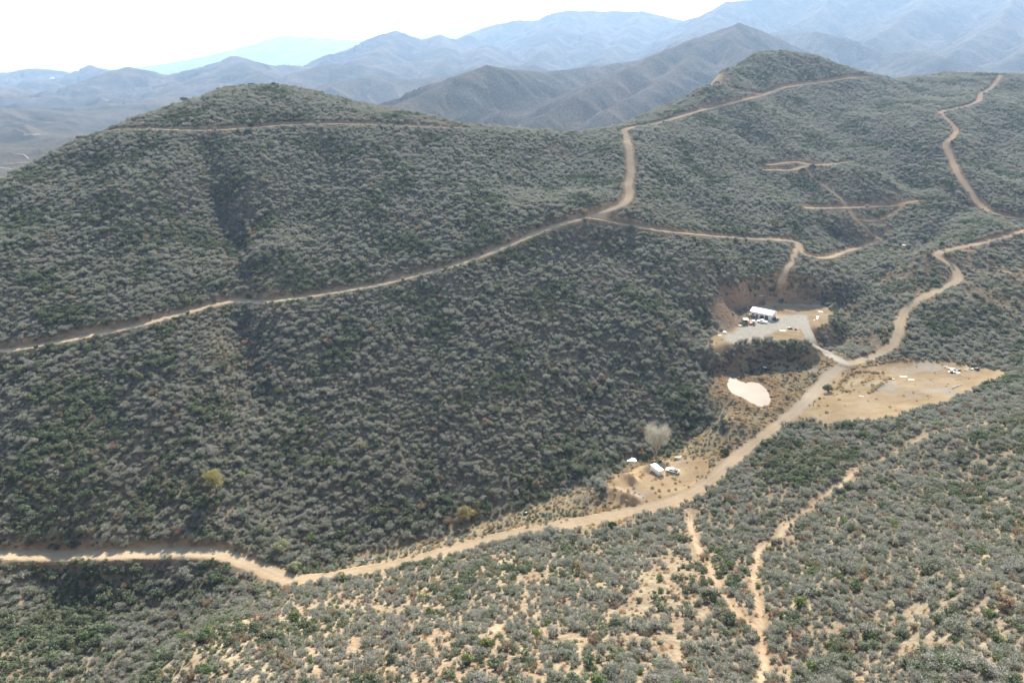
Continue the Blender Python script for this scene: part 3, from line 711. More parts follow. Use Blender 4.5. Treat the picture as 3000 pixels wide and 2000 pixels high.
def ground_material():
    m, nt = new_mat('hill_soil'); q = NT(nt)
    out = q.n('ShaderNodeOutputMaterial'); b = q.n('ShaderNodeBsdfDiffuse')
    geo = q.n('ShaderNodeNewGeometry'); pos = geo.outputs['Position']
    la = q.n('ShaderNodeAttribute', attribute_name='la'); lb = q.n('ShaderNodeAttribute', attribute_name='lb')
    sa = q.n('ShaderNodeSeparateColor'); sb = q.n('ShaderNodeSeparateColor')
    q.l(la.outputs['Color'], sa.inputs[0]); q.l(lb.outputs['Color'], sb.inputs[0])
    road, gravel, bare, cut = sa.outputs[0], sa.outputs[1], sa.outputs[2], la.outputs['Alpha']
    grass, red, rut, bank = sb.outputs[0], sb.outputs[1], sb.outputs[2], lb.outputs['Alpha']
    n_big = q.noise(pos, .012, 3, .55); n_mid = q.noise(pos, .09, 4, .6); n_fine = q.noise(pos, .9, 4, .65); n_grain = q.noise(pos, 3.5, 3, .7)
    soil = q.mix(q.ramp(n_mid, .35, .68), (.295, .228, .15), (.385, .315, .212))
    soil = q.mix(q.math('MULTIPLY', q.ramp(n_big, .5, .68), .4), soil, (.34, .21, .125))
    soil = q.mix(q.math('MULTIPLY', q.ramp(n_fine, .45, .62), .7), soil, (.20, .145, .095))
    n_patch = q.noise(pos, .32, 4, .7)
    soil = q.mix(q.math('MULTIPLY', q.ramp(n_patch, .5, .66), .65), soil, (.47, .40, .27))
    stones = q.math('MULTIPLY', q.ramp(n_grain, .62, .72), .6)
    soil = q.mix(stones, soil, (.50, .43, .33))
    # leaf litter and low twigs between the bushes: one broad region, more on the steep canyon side than on the near spur
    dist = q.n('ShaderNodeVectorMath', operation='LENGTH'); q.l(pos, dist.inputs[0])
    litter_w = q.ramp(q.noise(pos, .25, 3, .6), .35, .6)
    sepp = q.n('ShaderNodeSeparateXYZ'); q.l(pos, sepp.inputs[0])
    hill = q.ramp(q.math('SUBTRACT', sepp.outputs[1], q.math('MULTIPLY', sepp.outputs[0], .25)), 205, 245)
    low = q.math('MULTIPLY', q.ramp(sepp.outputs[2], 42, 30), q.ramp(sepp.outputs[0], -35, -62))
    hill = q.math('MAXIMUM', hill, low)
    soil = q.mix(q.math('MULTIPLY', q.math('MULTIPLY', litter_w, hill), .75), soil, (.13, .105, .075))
    # far slopes: brush seen from kilometres away is a fine speckle over the soil
    far = q.ramp(dist.outputs['Value'], 900, 1350)
    sp1 = q.ramp(q.noise(pos, .16, 5, .75), .40, .60)
    sp2 = q.ramp(q.noise(pos, .0045, 4, .6), .38, .66)
    veg = q.mix(sp2, (.125, .12, .085), (.215, .17, .125))
    fsoil = q.mix(q.ramp(n_big, .35, .65), (.36, .27, .19), (.44, .34, .245))
    farc = q.mix(q.math('MULTIPLY', q.math('SUBTRACT', 1.0, sp1), q.math('ADD', q.math('MULTIPLY', sp2, .42), .20)), veg, fsoil)
    rocky = q.math('MULTIPLY', q.ramp(q.noise(pos, .02, 5, .7), .66, .72), .7)
    farc = q.mix(rocky, farc, (.40, .34, .28))
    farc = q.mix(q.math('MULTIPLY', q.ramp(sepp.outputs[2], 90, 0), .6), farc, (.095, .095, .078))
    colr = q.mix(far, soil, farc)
    # dry grass flats
    gr = q.mix(q.ramp(n_fine, .3, .65), (.22, .175, .10), (.40, .32, .19))
    gr = q.mix(q.math('MULTIPLY', q.ramp(n_mid, .5, .65), .6), gr, (.19, .14, .095))
    colr = q.mix(grass, colr, gr)
    colr = q.mix(q.math('MULTIPLY', red, .8), colr, q.mix(q.ramp(n_fine, .35, .65), (.20, .115, .07), (.33, .22, .13)))
    bk = q.mix(q.ramp(n_mid, .35, .65), (.24, .165, .115), (.35, .27, .19))
    bk = q.mix(q.math('MULTIPLY', q.ramp(n_fine, .5, .7), .5), bk, (.17, .12, .085))
    colr = q.mix(q.math('MULTIPLY', bank, .9), colr, bk)
    bl = q.mix(q.ramp(n_mid, .36, .66), (.40, .28, .15), (.515, .405, .24))
    bl = q.mix(q.math('MULTIPLY', rut, .8), bl, q.mix(.5, (.62, .50, .34), (.34, .22, .13)))
    stretch = q.n('ShaderNodeMapping'); stretch.inputs['Rotation'].default_value = (0, 0, .5); stretch.inputs['Scale'].default_value = (.10, .9, .5); q.l(pos, stretch.inputs[0])
    bl = q.mix(q.math('MULTIPLY', q.ramp(q.noise(stretch.outputs[0], 1.0, 4, .6), .5, .68), .5), bl, (.34, .21, .125))
    bl = q.mix(q.math('MULTIPLY', q.ramp(q.noise(pos, .05, 3, .6), .6, .66), .6), bl, (.38, .35, .30))
    colr = q.mix(bare, colr, bl)
    ct = q.mix(q.ramp(n_fine, .35, .65), (.24, .15, .09), (.36, .255, .16))
    colr = q.mix(q.math('MULTIPLY', cut, .85), colr, ct)
    rd = q.mix(q.ramp(n_mid, .36, .66), (.475, .35, .205), (.595, .46, .29))
    rd = q.mix(q.math('MULTIPLY', q.ramp(n_fine, .5, .75), .35), rd, (.38, .28, .18))
    rd = q.mix(q.math('MULTIPLY', rut, .75), q.mix(.2, rd, (.30, .215, .135)), (.60, .50, .36))
    redder = q.ramp(q.math('ADD', sepp.outputs[0], q.math('MULTIPLY', sepp.outputs[1], .35)), 430, 520)
    rd = q.mix(q.math('MULTIPLY', redder, .35), rd, (.47, .28, .17))
    colr = q.mix(road, colr, rd)
    gv = q.mix(q.ramp(n_fine, .35, .65), (.43, .385, .305), (.59, .545, .45))
    colr = q.mix(q.math('MULTIPLY', gravel, .85), colr, gv)
    q.l(colr, b.inputs['Color']); b.inputs['Roughness'].default_value = .9
    # relief: pebbles near, brush-sized lumps far
    bp = q.n('ShaderNodeBump'); bp.inputs['Strength'].default_value = .35; bp.inputs['Distance'].default_value = .5
    q.l(q.math('ADD', n_fine, q.math('MULTIPLY', n_grain, .25)), bp.inputs['Height'])
    bf = q.n('ShaderNodeBump'); bf.inputs['Distance'].default_value = 3.0
    q.l(q.math('MULTIPLY', far, .4), bf.inputs['Strength']); q.l(sp1, bf.inputs['Height']); q.l(bp.outputs[0], bf.inputs['Normal'])
    q.l(bf.outputs[0], b.inputs['Normal'])
    q.l(b.outputs[0], out.inputs[0])
    return m
SOIL = ground_material()

# the sheet is cut along the edges of the roads and pads, so each of them is a surface of its own
NICE = {'valley_road': 'dirt_road', 'canyon_road': 'dirt_road', 'hillside_road': 'dirt_road', 'saddle_road': 'dirt_road', 'ridge_road': 'dirt_road',
        'upper_hill_road': 'dirt_road', 'crest_spur_road': 'dirt_road', 'branch_road': 'dirt_road', 'building_driveway': 'driveway',
        'building_pad': 'gravel_ground', 'dirt_lot': 'dirt_ground', 'container_pad': 'dirt_ground', 'crest_clearing': 'dirt_ground'}
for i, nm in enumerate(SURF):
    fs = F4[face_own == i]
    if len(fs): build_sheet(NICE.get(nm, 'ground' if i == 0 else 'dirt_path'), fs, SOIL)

# pond water
def pond():
    P = dense(np.concatenate([PONDXY, PONDXY[:1]]), 6)[:-1]
    import bmesh
    me = bpy.data.meshes.new('pond_water'); bm = bmesh.new()
    wv = .25 * fbm(P[:, 0], P[:, 1], 2.5, 3, .6, 1)
    f = bm.faces.new([bm.verts.new((p[0] + w_, p[1] + w_, POND_Z)) for p, w_ in zip(P, wv)])
    if f.normal.z < 0: f.normal_flip()
    bmesh.ops.triangulate(bm, faces=[f]); bm.normal_update()
    for f in bm.faces:
        if f.normal.z < 0: f.normal_flip()
    bm.to_mesh(me); bm.free()
    m, nt = new_mat('muddy_water'); q = NT(nt)
    out = q.n('ShaderNodeOutputMaterial'); b = q.n('ShaderNodeBsdfPrincipled'); geo = q.n('ShaderNodeNewGeometry')
    q.l(q.mix(q.ramp(q.noise(geo.outputs['Position'], .12, 3), .4, .65), (.16, .13, .10), (.185, .152, .116)), b.inputs['Base Color'])
    b.inputs['Roughness'].default_value = .4; b.inputs['IOR'].default_value = 1.33; b.inputs['Specular IOR Level'].default_value = .06
    bp = q.n('ShaderNodeBump'); bp.inputs['Strength'].default_value = .12; bp.inputs['Distance'].default_value = .1
    q.l(q.noise(geo.outputs['Position'], 2.5, 3, .6), bp.inputs['Height']); q.l(bp.outputs[0], b.inputs['Normal'])
    q.l(b.outputs[0], out.inputs[0])
    me.materials.append(m)
    o = bpy.data.objects.new('pond_water', me); col.objects.link(o); o['kind'] = 'structure'
pond()
print('ground', round(time.time() - T0, 1))

# ------------------------------------------------------------------ brush
def tri_mesh(name, V, F, mats, mi=None):
    me = bpy.data.meshes.new(name)
    V = np.asarray(V, np.float32); F = np.asarray(F, np.int32)
    me.vertices.add(len(V)); me.loops.add(F.size); me.polygons.add(len(F))
    me.vertices.foreach_set('co', V.ravel()); me.loops.foreach_set('vertex_index', F.ravel())
    me.polygons.foreach_set('loop_start', np.arange(0, F.size, F.shape[1], dtype=np.int32))
    for m in mats: me.materials.append(m)
    if mi is not None: me.polygons.foreach_set('material_index', np.asarray(mi, np.int32))
    me.update(calc_edges=True)
    return me
def leaves(C, N, size, aspect, g, up=0.0):
    """one quad leaf at every centre C, facing roughly N"""
    n = len(C)
    d = N + g.normal(0, .38, (n, 3)); d /= np.linalg.norm(d, axis=1, keepdims=True)
    r = g.normal(0, 1, (n, 3)); r[:, 2] += up
    a = np.cross(d, r); a /= np.linalg.norm(a, axis=1, keepdims=True) + 1e-9
    b = np.cross(d, a)
    s = size * g.uniform(.6, 1.35, (n, 1))
    a = a * s * aspect; b = b * s
    V = np.stack([C - b, C + a * .8 - b * .1, C + b, C - a * .8 + b * .1], 1).reshape(-1, 3)
    F = np.arange(n * 4).reshape(n, 4)
    return V, F
def blades(B, T, wdt, g):
    n = len(B)
    a = np.cross(T - B, g.normal(0, 1, (n, 3))); a /= np.linalg.norm(a, axis=1, keepdims=True) + 1e-9
    V = np.stack([B - a * wdt, B + a * wdt, T + a * wdt * .35, T - a * wdt * .35], 1).reshape(-1, 3)
    return V, np.arange(n * 4).reshape(n, 4)
def shrub_mesh(name, seed, kind, leafm, woodm):
    g = np.random.default_rng(seed)
    nl = g.integers(6, 10)
    th = g.uniform(0, 2 * np.pi, nl); rad = g.uniform(.32, .64, nl)
    L = np.stack([np.cos(th) * rad, np.sin(th) * rad, g.uniform(.38, .72, nl)], 1)
    L[0] = (0, 0, .75)
    Lr = g.uniform(.30, .48, nl); Lr[0] = .5
    n = 430 if kind == 'leafy' else 260
    k = g.integers(0, nl, n)
    dr = g.normal(0, 1, (n, 3)); dr[:, 2] = np.abs(dr[:, 2]) * .9 - .25 * (g.random(n) < .35)
    dr /= np.linalg.norm(dr, axis=1, keepdims=True)
    rr_ = Lr[k] * g.uniform(.72, 1.08, n)
    C = L[k] + dr * rr_[:, None]
    C[:, 2] = np.maximum(C[:, 2], .04)
    parts = []
    if kind == 'leafy':
        parts.append(leaves(C, dr, .085, .8, g) + (0,))
    else:
        parts.append(leaves(C, dr, .07, .55, g) + (0,))
        nb = 170
        k = g.integers(0, nl, nb)
        dr = g.normal(0, 1, (nb, 3)); dr[:, 2] = np.abs(dr[:, 2]) + .35; dr /= np.linalg.norm(dr, axis=1, keepdims=True)
        T = L[k] + dr * (Lr[k] * g.uniform(.95, 1.35, nb))[:, None]
        B = L[k] + dr * .08
        parts.append(blades(B, T, .017, g) + (0,))
    # stems from the root
    ns = 22
    T = L[g.integers(0, nl, ns)] + g.normal(0, .12, (ns, 3)); B = g.normal(0, .05, (ns, 3)); B[:, 2] = -.15
    parts.append(blades(B, T, .028, g) + (1,))
    # inner leaf mass that keeps daylight from passing straight through
    ni = 90
    C = L[g.integers(0, nl, ni)] * g.uniform(.55, 1.0, (ni, 1)); C[:, 2] = np.maximum(C[:, 2] - .08, .1)
    parts.append(leaves(C, g.normal(0, 1, (ni, 3)), .17, .9, g) + (0,))
    V = []; F = []; mi = []; off = 0
    for v, f, m in parts:
        V.append(v); F.append(f + off); mi += [m] * len(f); off += len(v)
    return tri_mesh(name, np.concatenate(V), np.concatenate(F), [leafm, woodm], mi)

M_GREY = foliage_mat('grey_brush_leaf', [(.225, .238, .185), (.272, .268, .232), (.19, .21, .15), (.28, .275, .24), (.232, .246, .182), (.265, .245, .218)], .29)
M_OLIVE = foliage_mat('olive_brush_leaf', [(.115, .135, .08), (.17, .185, .115), (.14, .17, .11), (.095, .115, .066)], .28)
M_GREEN = foliage_mat('green_brush_leaf', [(.11, .15, .055), (.15, .185, .075), (.09, .13, .05)], .3)
M_TAN = foliage_mat('tan_brush_leaf', [(.30, .22, .15), (.22, .165, .12), (.27, .24, .15)], .25)
M_WOOD = simple_mat('grey_bark', (.14, .115, .09), .9)
PROTO = [shrub_mesh('twiggy_shrub', s, 'twiggy', M_GREY, M_WOOD) for s in (1, 2, 3, 4)] + \
        [shrub_mesh('olive_shrub', s, 'leafy', M_OLIVE, M_WOOD) for s in (5, 6, 7)] + \
        [shrub_mesh('green_shrub', s, 'leafy', M_GREEN, M_WOOD) for s in (8, 9)] + \
        [shrub_mesh('tan_shrub', s, 'twiggy', M_TAN, M_WOOD) for s in (10,)]
PKIND = ['grey'] * 4 + ['olive'] * 3 + ['green'] * 2 + ['tan']

# where brush grows
def near_poly(uv):
    P = np.array([cast(u, v, H) for u, v in uv]); return poly_field(P)
SPUR = near_poly([(830, 1722), (1100, 1690), (1500, 1604), (1950, 1500), (2080, 1455), (2300, 1300), (2600, 1260), (2900, 1160), (3200, 1100), (3300, 1600), (3200, 2080), (1500, 2080), (450, 2080), (520, 1885), (700, 1790)]) 
near_spur = 1 - sstep(-6, 6, SPUR)
hot = np.zeros(H.shape)
for (u, v, r_) in [(1990, 1640, 11), (1960, 1700, 13), (1930, 1790, 13), (2000, 1770, 11), (1960, 1880, 9), (1900, 1760, 9), (1600, 1690, 6), (1240, 1740, 6), (1130, 1790, 5), (560, 1950, 5), (1030, 1760, 5), (1640, 1860, 6), (1290, 1870, 6), (2700, 1900, 5), (2260, 1450, 5), (2900, 1350, 6), (2720, 1780, 5), (1990, 1560, 5), (2010, 1590, 6), (2060, 1500, 4)]:
    p = cast(u, v, H); hot = np.maximum(hot, np.exp(-(((GXm - p[0]) / r_) ** 2 + ((GYm - p[1]) / r_) ** 2)))
midp = np.zeros(H.shape)      # thinner brush on the right-hand flats
for (u, v, r_) in [(2650, 790, 28), (2800, 820, 20), (2830, 760, 26), (2960, 800, 26), (2920, 870, 24), (2700, 860, 18), (2440, 530, 22), (2400, 500, 18), (2520, 640, 26), (2550, 660, 24), (2380, 480, 26), (2470, 620, 18), (2650, 590, 18), (2640, 735, 14), (1300, 260, 20), (1640, 440, 18), (2000, 275, 30), (2250, 420, 12), (1800, 370, 20), (900, 252, 30), (2500, 910, 14), (2560, 1000, 16), (2450, 1000, 14)]:
    p = cast(u, v, H); midp = np.maximum(midp, np.exp(-(((GXm - p[0]) / r_) ** 2 + ((GYm - p[1]) / r_) ** 2)))
pn = fbm(GXm, GYm, 11, 3, .55, 6)
pn2 = fbm(GXm, GYm, 40, 2, .5, 7)
dens = 1.03 - .25 * sstep(.35, .75, pn2)
leftish = sstep(60, 0, GXm)                      # the open soil lies in the middle and left of the spur
spur_d = 1.02 - .10 * leftish - (.25 + .20 * leftish) * sstep(.22, .5, pn + .12 * pn2 + .05 * leftish) - .62 * sstep(.34, .66, hot + .22 * pn)
dens = dens * (1 - near_spur) + spur_d * near_spur
dens -= .75 * sstep(.35, .8, midp + .3 * pn)
# the crests are thin and dry on top
dens *= 1 - M['grass'] * .72
dens *= (1 - M['road']) * (1 - M['edge'] * .97) * (1 - M['bare']) * (1 - M['gravel'])
dens *= 1 - M['cutbank'] * .93
dens *= sstep(2, 8, PF)
dens *= 1 - PUD * .45
dens *= sstep(3, 11, ZF['crest_clearing'])
dens = np.clip(dens, 0, 1.05)

TAZ = np.arange(-40, 40.01, .25)
ii = (az > -40.01) & (az < 40.01)
elev = ((vz.reshape(NR, NA) - ZC) / rr[:, None])[:, ii]
cum = np.maximum.accumulate(elev, axis=0)
azs = az[ii]
def visible(x, y, ztop, slack):
    r = np.hypot(x, y); a = np.degrees(np.arctan2(x, y))
    ir = np.clip(np.searchsorted(rr, r - 2) - 1, 0, len(rr) - 1)
    ia = np.clip(np.searchsorted(azs, a), 0, len(azs) - 1)
    return (ztop + slack - ZC) / r > cum[ir, ia]

def scatter(step, y0, y1, seed):
    g = np.random.default_rng(seed)
    xs = np.arange(GX0 + 20, GX1 - 20, step); ys = np.arange(y0, y1, step)
    X, Y = np.meshgrid(xs, ys); X = X + (np.arange(len(ys)) % 2 * step / 2)[:, None]
    X = (X + g.uniform(-.46, .46, X.shape) * step).ravel(); Y = (Y + g.uniform(-.46, .46, Y.shape) * step).ravel()
    k = np.abs(X) < (Y * CP + 190) * (1500 / FPX) + 25
    X, Y = X[k], Y[k]
    Z = bilin(H, GX0, GY0, 1, X, Y)
    u, v = project(X, Y, Z)
    k = (v < 2120) & (u > -90) & (u < 3090)
    k &= visible(X, Y, Z + 2.5, 2.0)
    k &= g.random(len(X)) < bilin(dens, GX0, GY0, 1, X, Y)
    return X[k], Y[k], Z[k]
Xa, Ya, Za = scatter(1.88, 70, 1460, 21)
nb = len(Xa)
g = np.random.default_rng(5)
kindn = fbm(Xa, Ya, 34, 3, .6, 3) + g.normal(0, .28, nb)          # patches of one kind
sp = bilin(near_spur, GX0, GY0, 1, Xa, Ya)
u_, v_ = project(Xa, Ya, Za)
oliveness = .25 + .30 * sstep(900, 100, u_) * sstep(950, 1250, v_) + .12 * sstep(1100, 300, u_)
pk = np.where(kindn > .62 - oliveness, g.integers(4, 7, nb), g.integers(0, 4, nb))
gsel = g.random(nb) < (.008 + .028 * sp); pk = np.where(gsel, g.integers(7, 9, nb), pk)
tsel = g.random(nb) < .02 + .05 * sp + .25 * bilin(M['grass'], GX0, GY0, 1, Xa, Ya); pk = np.where(tsel, 9, pk)
size = 1.37 * np.exp(g.normal(0, .34, nb)) * (1 - .04 * sp - .10 * sp * sstep(60, 0, Xa)) * (1 + .22 * sstep(.3, 1.0, fbm(Xa, Ya, 26, 2, .5, 2)))
size = np.where(bilin(M['grass'], GX0, GY0, 1, Xa, Ya) > .4, size * .62, size)
size = np.clip(size, .55, 2.9)
pk = pk.astype(int)
rotz = g.uniform(0, 2 * np.pi, nb); tx = g.normal(0, .12, nb); ty = g.normal(0, .12, nb); zs = g.uniform(.78, 1.15, nb)

# the 300 shrubs that show largest in the photo are things of their own, the rest is one mass
dist3 = np.sqrt(Xa ** 2 + Ya ** 2 + (Za - ZC) ** 2)
inframe = (u_ > 5) & (u_ < 2995) & (v_ < 1985)
score = np.where(inframe & (sp > .5), size / dist3, 0)
big = np.argsort(-score)[:300]
isbig = np.zeros(nb, bool); isbig[big] = True
words_kind = {'grey': 'grey twiggy', 'olive': 'olive green leafy', 'green': 'bright green leafy', 'tan': 'tan dry'}
def where_words(u, v):
    if u < 1150: return 'on the low spur below the bend of the valley road'
    if u < 1800: return 'on the open spur under the valley road'
    if u < 2230: return 'beside the foot trail and its bare orange soil'
    if u < 2600: return 'on the slope just past the stony wash trail'
    return 'on the brushy slope in the lower right corner'
protos_obj = {}
for i in big:
    k = pk[i]
    o = bpy.data.objects.new('shrub', PROTO[k]); col.objects.link(o)
    o.location = (Xa[i], Ya[i], Za[i] - .05); o.rotation_euler = (tx[i], ty[i], rotz[i]); o.scale = (size[i], size[i], size[i] * zs[i])
    sz = 'large' if size[i] > 1.75 else ('small' if size[i] < 1.15 else 'middling')
    o['label'] = f"{sz} {words_kind[PKIND[k]]} shrub {where_words(u_[i], v_[i])}"
    o['category'] = 'shrub'; o['group'] = 'shrubs on the near spur'
    protos_obj.setdefault(k, o)

def instancer(name, pts, idx, rot, scl, meshes, kind='stuff'):
    """one object: its points carry copies of the given plants"""
    me = bpy.data.meshes.new(name)
    me.vertices.add(len(pts)); me.vertices.foreach_set('co', np.asarray(pts, np.float32).ravel())
    for nm, ty_, arr in (('pick', 'INT', idx), ('turn', 'FLOAT_VECTOR', rot), ('grow', 'FLOAT_VECTOR', scl)):
        a = me.attributes.new(nm, ty_, 'POINT')
        if ty_ == 'INT': a.data.foreach_set('value', np.asarray(arr, np.int32))
        else: a.data.foreach_set('vector', np.asarray(arr, np.float32).ravel())
    o = bpy.data.objects.new(name, me); col.objects.link(o); o['kind'] = kind
    ng = bpy.data.node_groups.new(name, 'GeometryNodeTree')
    ng.interface.new_socket('Geometry', in_out='INPUT', socket_type='NodeSocketGeometry')
    ng.interface.new_socket('Geometry', in_out='OUTPUT', socket_type='NodeSocketGeometry')
    N = ng.nodes; Lk = ng.links
    gi = N.new('NodeGroupInput'); go = N.new('NodeGroupOutput')
    g2i = N.new('GeometryNodeGeometryToInstance')
    for ob in reversed(meshes):
        oi = N.new('GeometryNodeObjectInfo'); oi.transform_space = 'ORIGINAL'; oi.inputs['Object'].default_value = ob; oi.inputs['As Instance'].default_value = False
        Lk.new(oi.outputs['Geometry'], g2i.inputs[0])
    iop = N.new('GeometryNodeInstanceOnPoints'); iop.inputs['Pick Instance'].default_value = True
    def at(nm, dt):
        x = N.new('GeometryNodeInputNamedAttribute'); x.data_type = dt; x.inputs[0].default_value = nm; return x.outputs[0]
    Lk.new(gi.outputs[0], iop.inputs['Points']); Lk.new(g2i.outputs[0], iop.inputs['Instance'])
    Lk.new(at('pick', 'INT'), iop.inputs['Instance Index'])
    e2r = N.new('FunctionNodeEulerToRotation'); Lk.new(at('turn', 'FLOAT_VECTOR'), e2r.inputs[0]); Lk.new(e2r.outputs[0], iop.inputs['Rotation'])
    Lk.new(at('grow', 'FLOAT_VECTOR'), iop.inputs['Scale'])
    Lk.new(iop.outputs[0], go.inputs[0])
    md = o.modifiers.new('plants', 'NODES'); md.node_group = ng
    return o
have = sorted(protos_obj)
remap = {k: (have.index(k) if k in have else have.index(min(have, key=lambda q: (PKIND[q] != PKIND[k], abs(q - k))))) for k in range(len(PROTO))}
rest = ~isbig
idx = np.array([remap[k] for k in pk[rest]])
instancer('hillside_shrubbery', np.stack([Xa, Ya, Za - .05], 1)[rest], idx, np.stack([tx, ty, rotz], 1)[rest],
          np.stack([size, size, size * zs], 1)[rest], [protos_obj[k] for k in have])
print('shrubs', nb, round(time.time() - T0, 1))

# ------------------------------------------------------------------ builders for single things
class MB:
    def __init__(s): s.V = []; s.F = []; s.mi = []
    def add(s, V, F, m=0):
        o = len(s.V); s.V += [tuple(v) for v in V]; s.F += [tuple(i + o for i in f) for f in F]; s.mi += [m] * len(F)
    def box(s, c, d, rz=0, bev=.0, m=0, taper=1.0, shift=(0, 0)):
        """box centred at c with size d; a bevel cuts its upright edges and rim; taper narrows the top"""
        hx, hy, hz = d[0] / 2, d[1] / 2, d[2] / 2
        b = min(bev, hx * .8, hy * .8)
        def ring(z, k, inset, sh=(0, 0)):
            x, y = hx * k - inset, hy * k - inset
            if b <= 0: P = [(-x, -y), (x, -y), (x, y), (-x, y)]
            else: P = [(-x + b, -y), (x - b, -y), (x, -y + b), (x, y - b), (x - b, y), (-x + b, y), (-x, y - b), (-x, -y + b)]
            return [(px + sh[0], py + sh[1], z) for px, py in P]
        if b > 0: R_ = [ring(-hz, 1, 0), ring(hz - b, taper, 0, shift), ring(hz, taper, b, shift)]
        else: R_ = [ring(-hz, 1, 0), ring(hz, taper, 0, shift)]
        n = len(R_[0]); V = sum(R_, []); F = [tuple(range(n))[::-1], tuple(range(n * (len(R_) - 1), n * len(R_)))]
        for k in range(len(R_) - 1):
            for j in range(n): F.append((k * n + j, k * n + (j + 1) % n, (k + 1) * n + (j + 1) % n, (k + 1) * n + j))
        ca, sa = math.cos(rz), math.sin(rz)
        s.add([(c[0] + x * ca - y * sa, c[1] + x * sa + y * ca, c[2] + z) for x, y, z in V], F, m)
    def cyl(s, a, b, r0, r1=None, n=12, m=0):
        r1 = r0 if r1 is None else r1
        a = np.array(a, float); b = np.array(b, float); d = b - a; d /= np.linalg.norm(d)
        t = np.cross(d, (0, 0, 1) if abs(d[2]) < .9 else (1, 0, 0)); t /= np.linalg.norm(t); w = np.cross(d, t)
        V = []
        for p, r in ((a, r0), (b, r1)):
            V += [tuple(p + r * (math.cos(2 * math.pi * i / n) * t + math.sin(2 * math.pi * i / n) * w)) for i in range(n)]
        F = [tuple(range(n)), tuple(range(n, 2 * n))[::-1]] + [(i, i + n, (i + 1) % n + n, (i + 1) % n) for i in range(n)]
        s.add(V, F, m)
    def prism(s, prof, y0, y1, m=0):
        """profile in x,z pushed along y"""
        n = len(prof)
        V = [(x, y0, z) for x, z in prof] + [(x, y1, z) for x, z in prof]
        F = [tuple(range(n)), tuple(range(n, 2 * n))[::-1]] + [(i, i + n, (i + 1) % n + n, (i + 1) % n) for i in range(n)]
        s.add(V, F, m)
    def build(s, name, mats, parent=None):
        me = bpy.data.meshes.new(name); me.from_pydata(s.V, [], s.F)
        mats = mats if isinstance(mats, (list, tuple)) else [mats]
        for m in mats: me.materials.append(m)
        if len(mats) > 1: me.polygons.foreach_set('material_index', s.mi)
        me.update()
        import bmesh
        bm = bmesh.new(); bm.from_mesh(me); bmesh.ops.recalc_face_normals(bm, faces=bm.faces); bm.to_mesh(me); bm.free()
        o = bpy.data.objects.new(name, me); col.objects.link(o)
        if parent: o.parent = parent
        return o
def thing(name, label, cat, loc, rz=0, group=None, tilt=(0, 0)):
    o = bpy.data.objects.new(name, None); col.objects.link(o); o.empty_display_size = .5
    o.location = loc; o.rotation_euler = (tilt[0], tilt[1], rz)
    o['label'] = label; o['category'] = cat
    if group: o['group'] = group
    return o
def tagm(o, label, cat, group=None):
    o['label'] = label; o['category'] = cat
    if group: o['group'] = group
    return o
def gz(x, y): return float(bilin(H, GX0, GY0, 1, np.array([x]), np.array([y]))[0])
def at(u, v):
    p = cast(u, v, H); return (float(p[0]), float(p[1]), gz(p[0], p[1]))
def heading(p, q): return math.atan2(q[1] - p[1], q[0] - p[0])

WHITE = simple_mat('white_paint', (.80, .80, .78), .45, 0, .05)
OFFW = simple_mat('weathered_white_sheet', (.72, .70, .64), .6, 0, .2, 2)
ROOFM = simple_mat('white_metal_roof', (.82, .82, .81), .4, 0, .04)
WALLM = simple_mat('pale_siding', (.58, .57, .58), .7, 0, .1)
GLASS = simple_mat('dark_glass', (.02, .03, .04), .08, 0, .1, 3, .6)
BLACK = simple_mat('black_rubber', (.02, .02, .02), .8)
DARK = simple_mat('dark_steel', (.05, .05, .055), .5, .3)
RED = simple_mat('dark_red_paint', (.16, .035, .03), .6)
ORANGE = simple_mat('orange_paint', (.55, .20, .05), .5, 0, .2)
RUST = simple_mat('rusty_steel', (.22, .11, .06), .8, 0, .3)
WOODM = simple_mat('grey_timber', (.28, .24, .19), .9, 0, .3)
LUMB = simple_mat('pale_lumber', (.62, .55, .42), .8, 0, .2)
STONE = simple_mat('pale_rock', (.42, .36, .29), .95, 0, .25, 2)
BLUE = simple_mat('faded_blue_plastic', (.12, .25, .40), .6)

# ---- white box container on the yard
c0, c1, c2 = at(1929.3, 1394), at(1905, 1379.5), at(1941.5, 1390.5)
rz = heading(c0, c1)
CL, CW, CH = 6.1, 2.5, 2.6
ux = (math.cos(rz), math.sin(rz)); uy = (-ux[1], ux[0])
side = 1 if (c2[0] - c0[0]) * uy[0] + (c2[1] - c0[1]) * uy[1] > 0 else -1
cc = (c0[0] + ux[0] * CL / 2 + side * uy[0] * CW / 2, c0[1] + ux[1] * CL / 2 + side * uy[1] * CW / 2)
t = thing('shipping_container', 'tall white box container standing alone on the dirt yard beside the flatbed truck', 'container', (cc[0], cc[1], gz(*cc) + .08), rz)
b = MB(); b.box((0, 0, CH / 2 + .15), (CL, CW, CH - .1), 0, .04)
for i in range(22):
    x = -CL / 2 + .25 + i * (CL - .5) / 21
    for s_ in (-1, 1): b.box((x, s_ * (CW / 2 + .015), CH / 2 + .15), (.13, .05, CH - .35))
b.build('box_body', WHITE, t)
b = MB(); b.box((0, 0, CH + .135), (CL + .04, CW + .06, .07), 0, .02); b.build('roof', ROOFM, t)
b = MB()
for x in (-CL / 2, CL / 2):
    for y in (-CW / 2, CW / 2): b.box((x, y, CH / 2 + .14), (.12, .12, CH + .03))
b.build('corner_post', OFFW, t)
for s_ in (-1, 1):
    b = MB(); b.box((-CL / 2 - .05, s_ * CW / 4, CH / 2 + .15), (.05, CW / 2 - .08, CH - .3)); b.build('door', OFFW, t)
    b = MB(); b.cyl((-CL / 2 - .11, s_ * .35, .3), (-CL / 2 - .11, s_ * .35, CH - .1), .025, n=6); b.build('lock_bar', DARK, t)
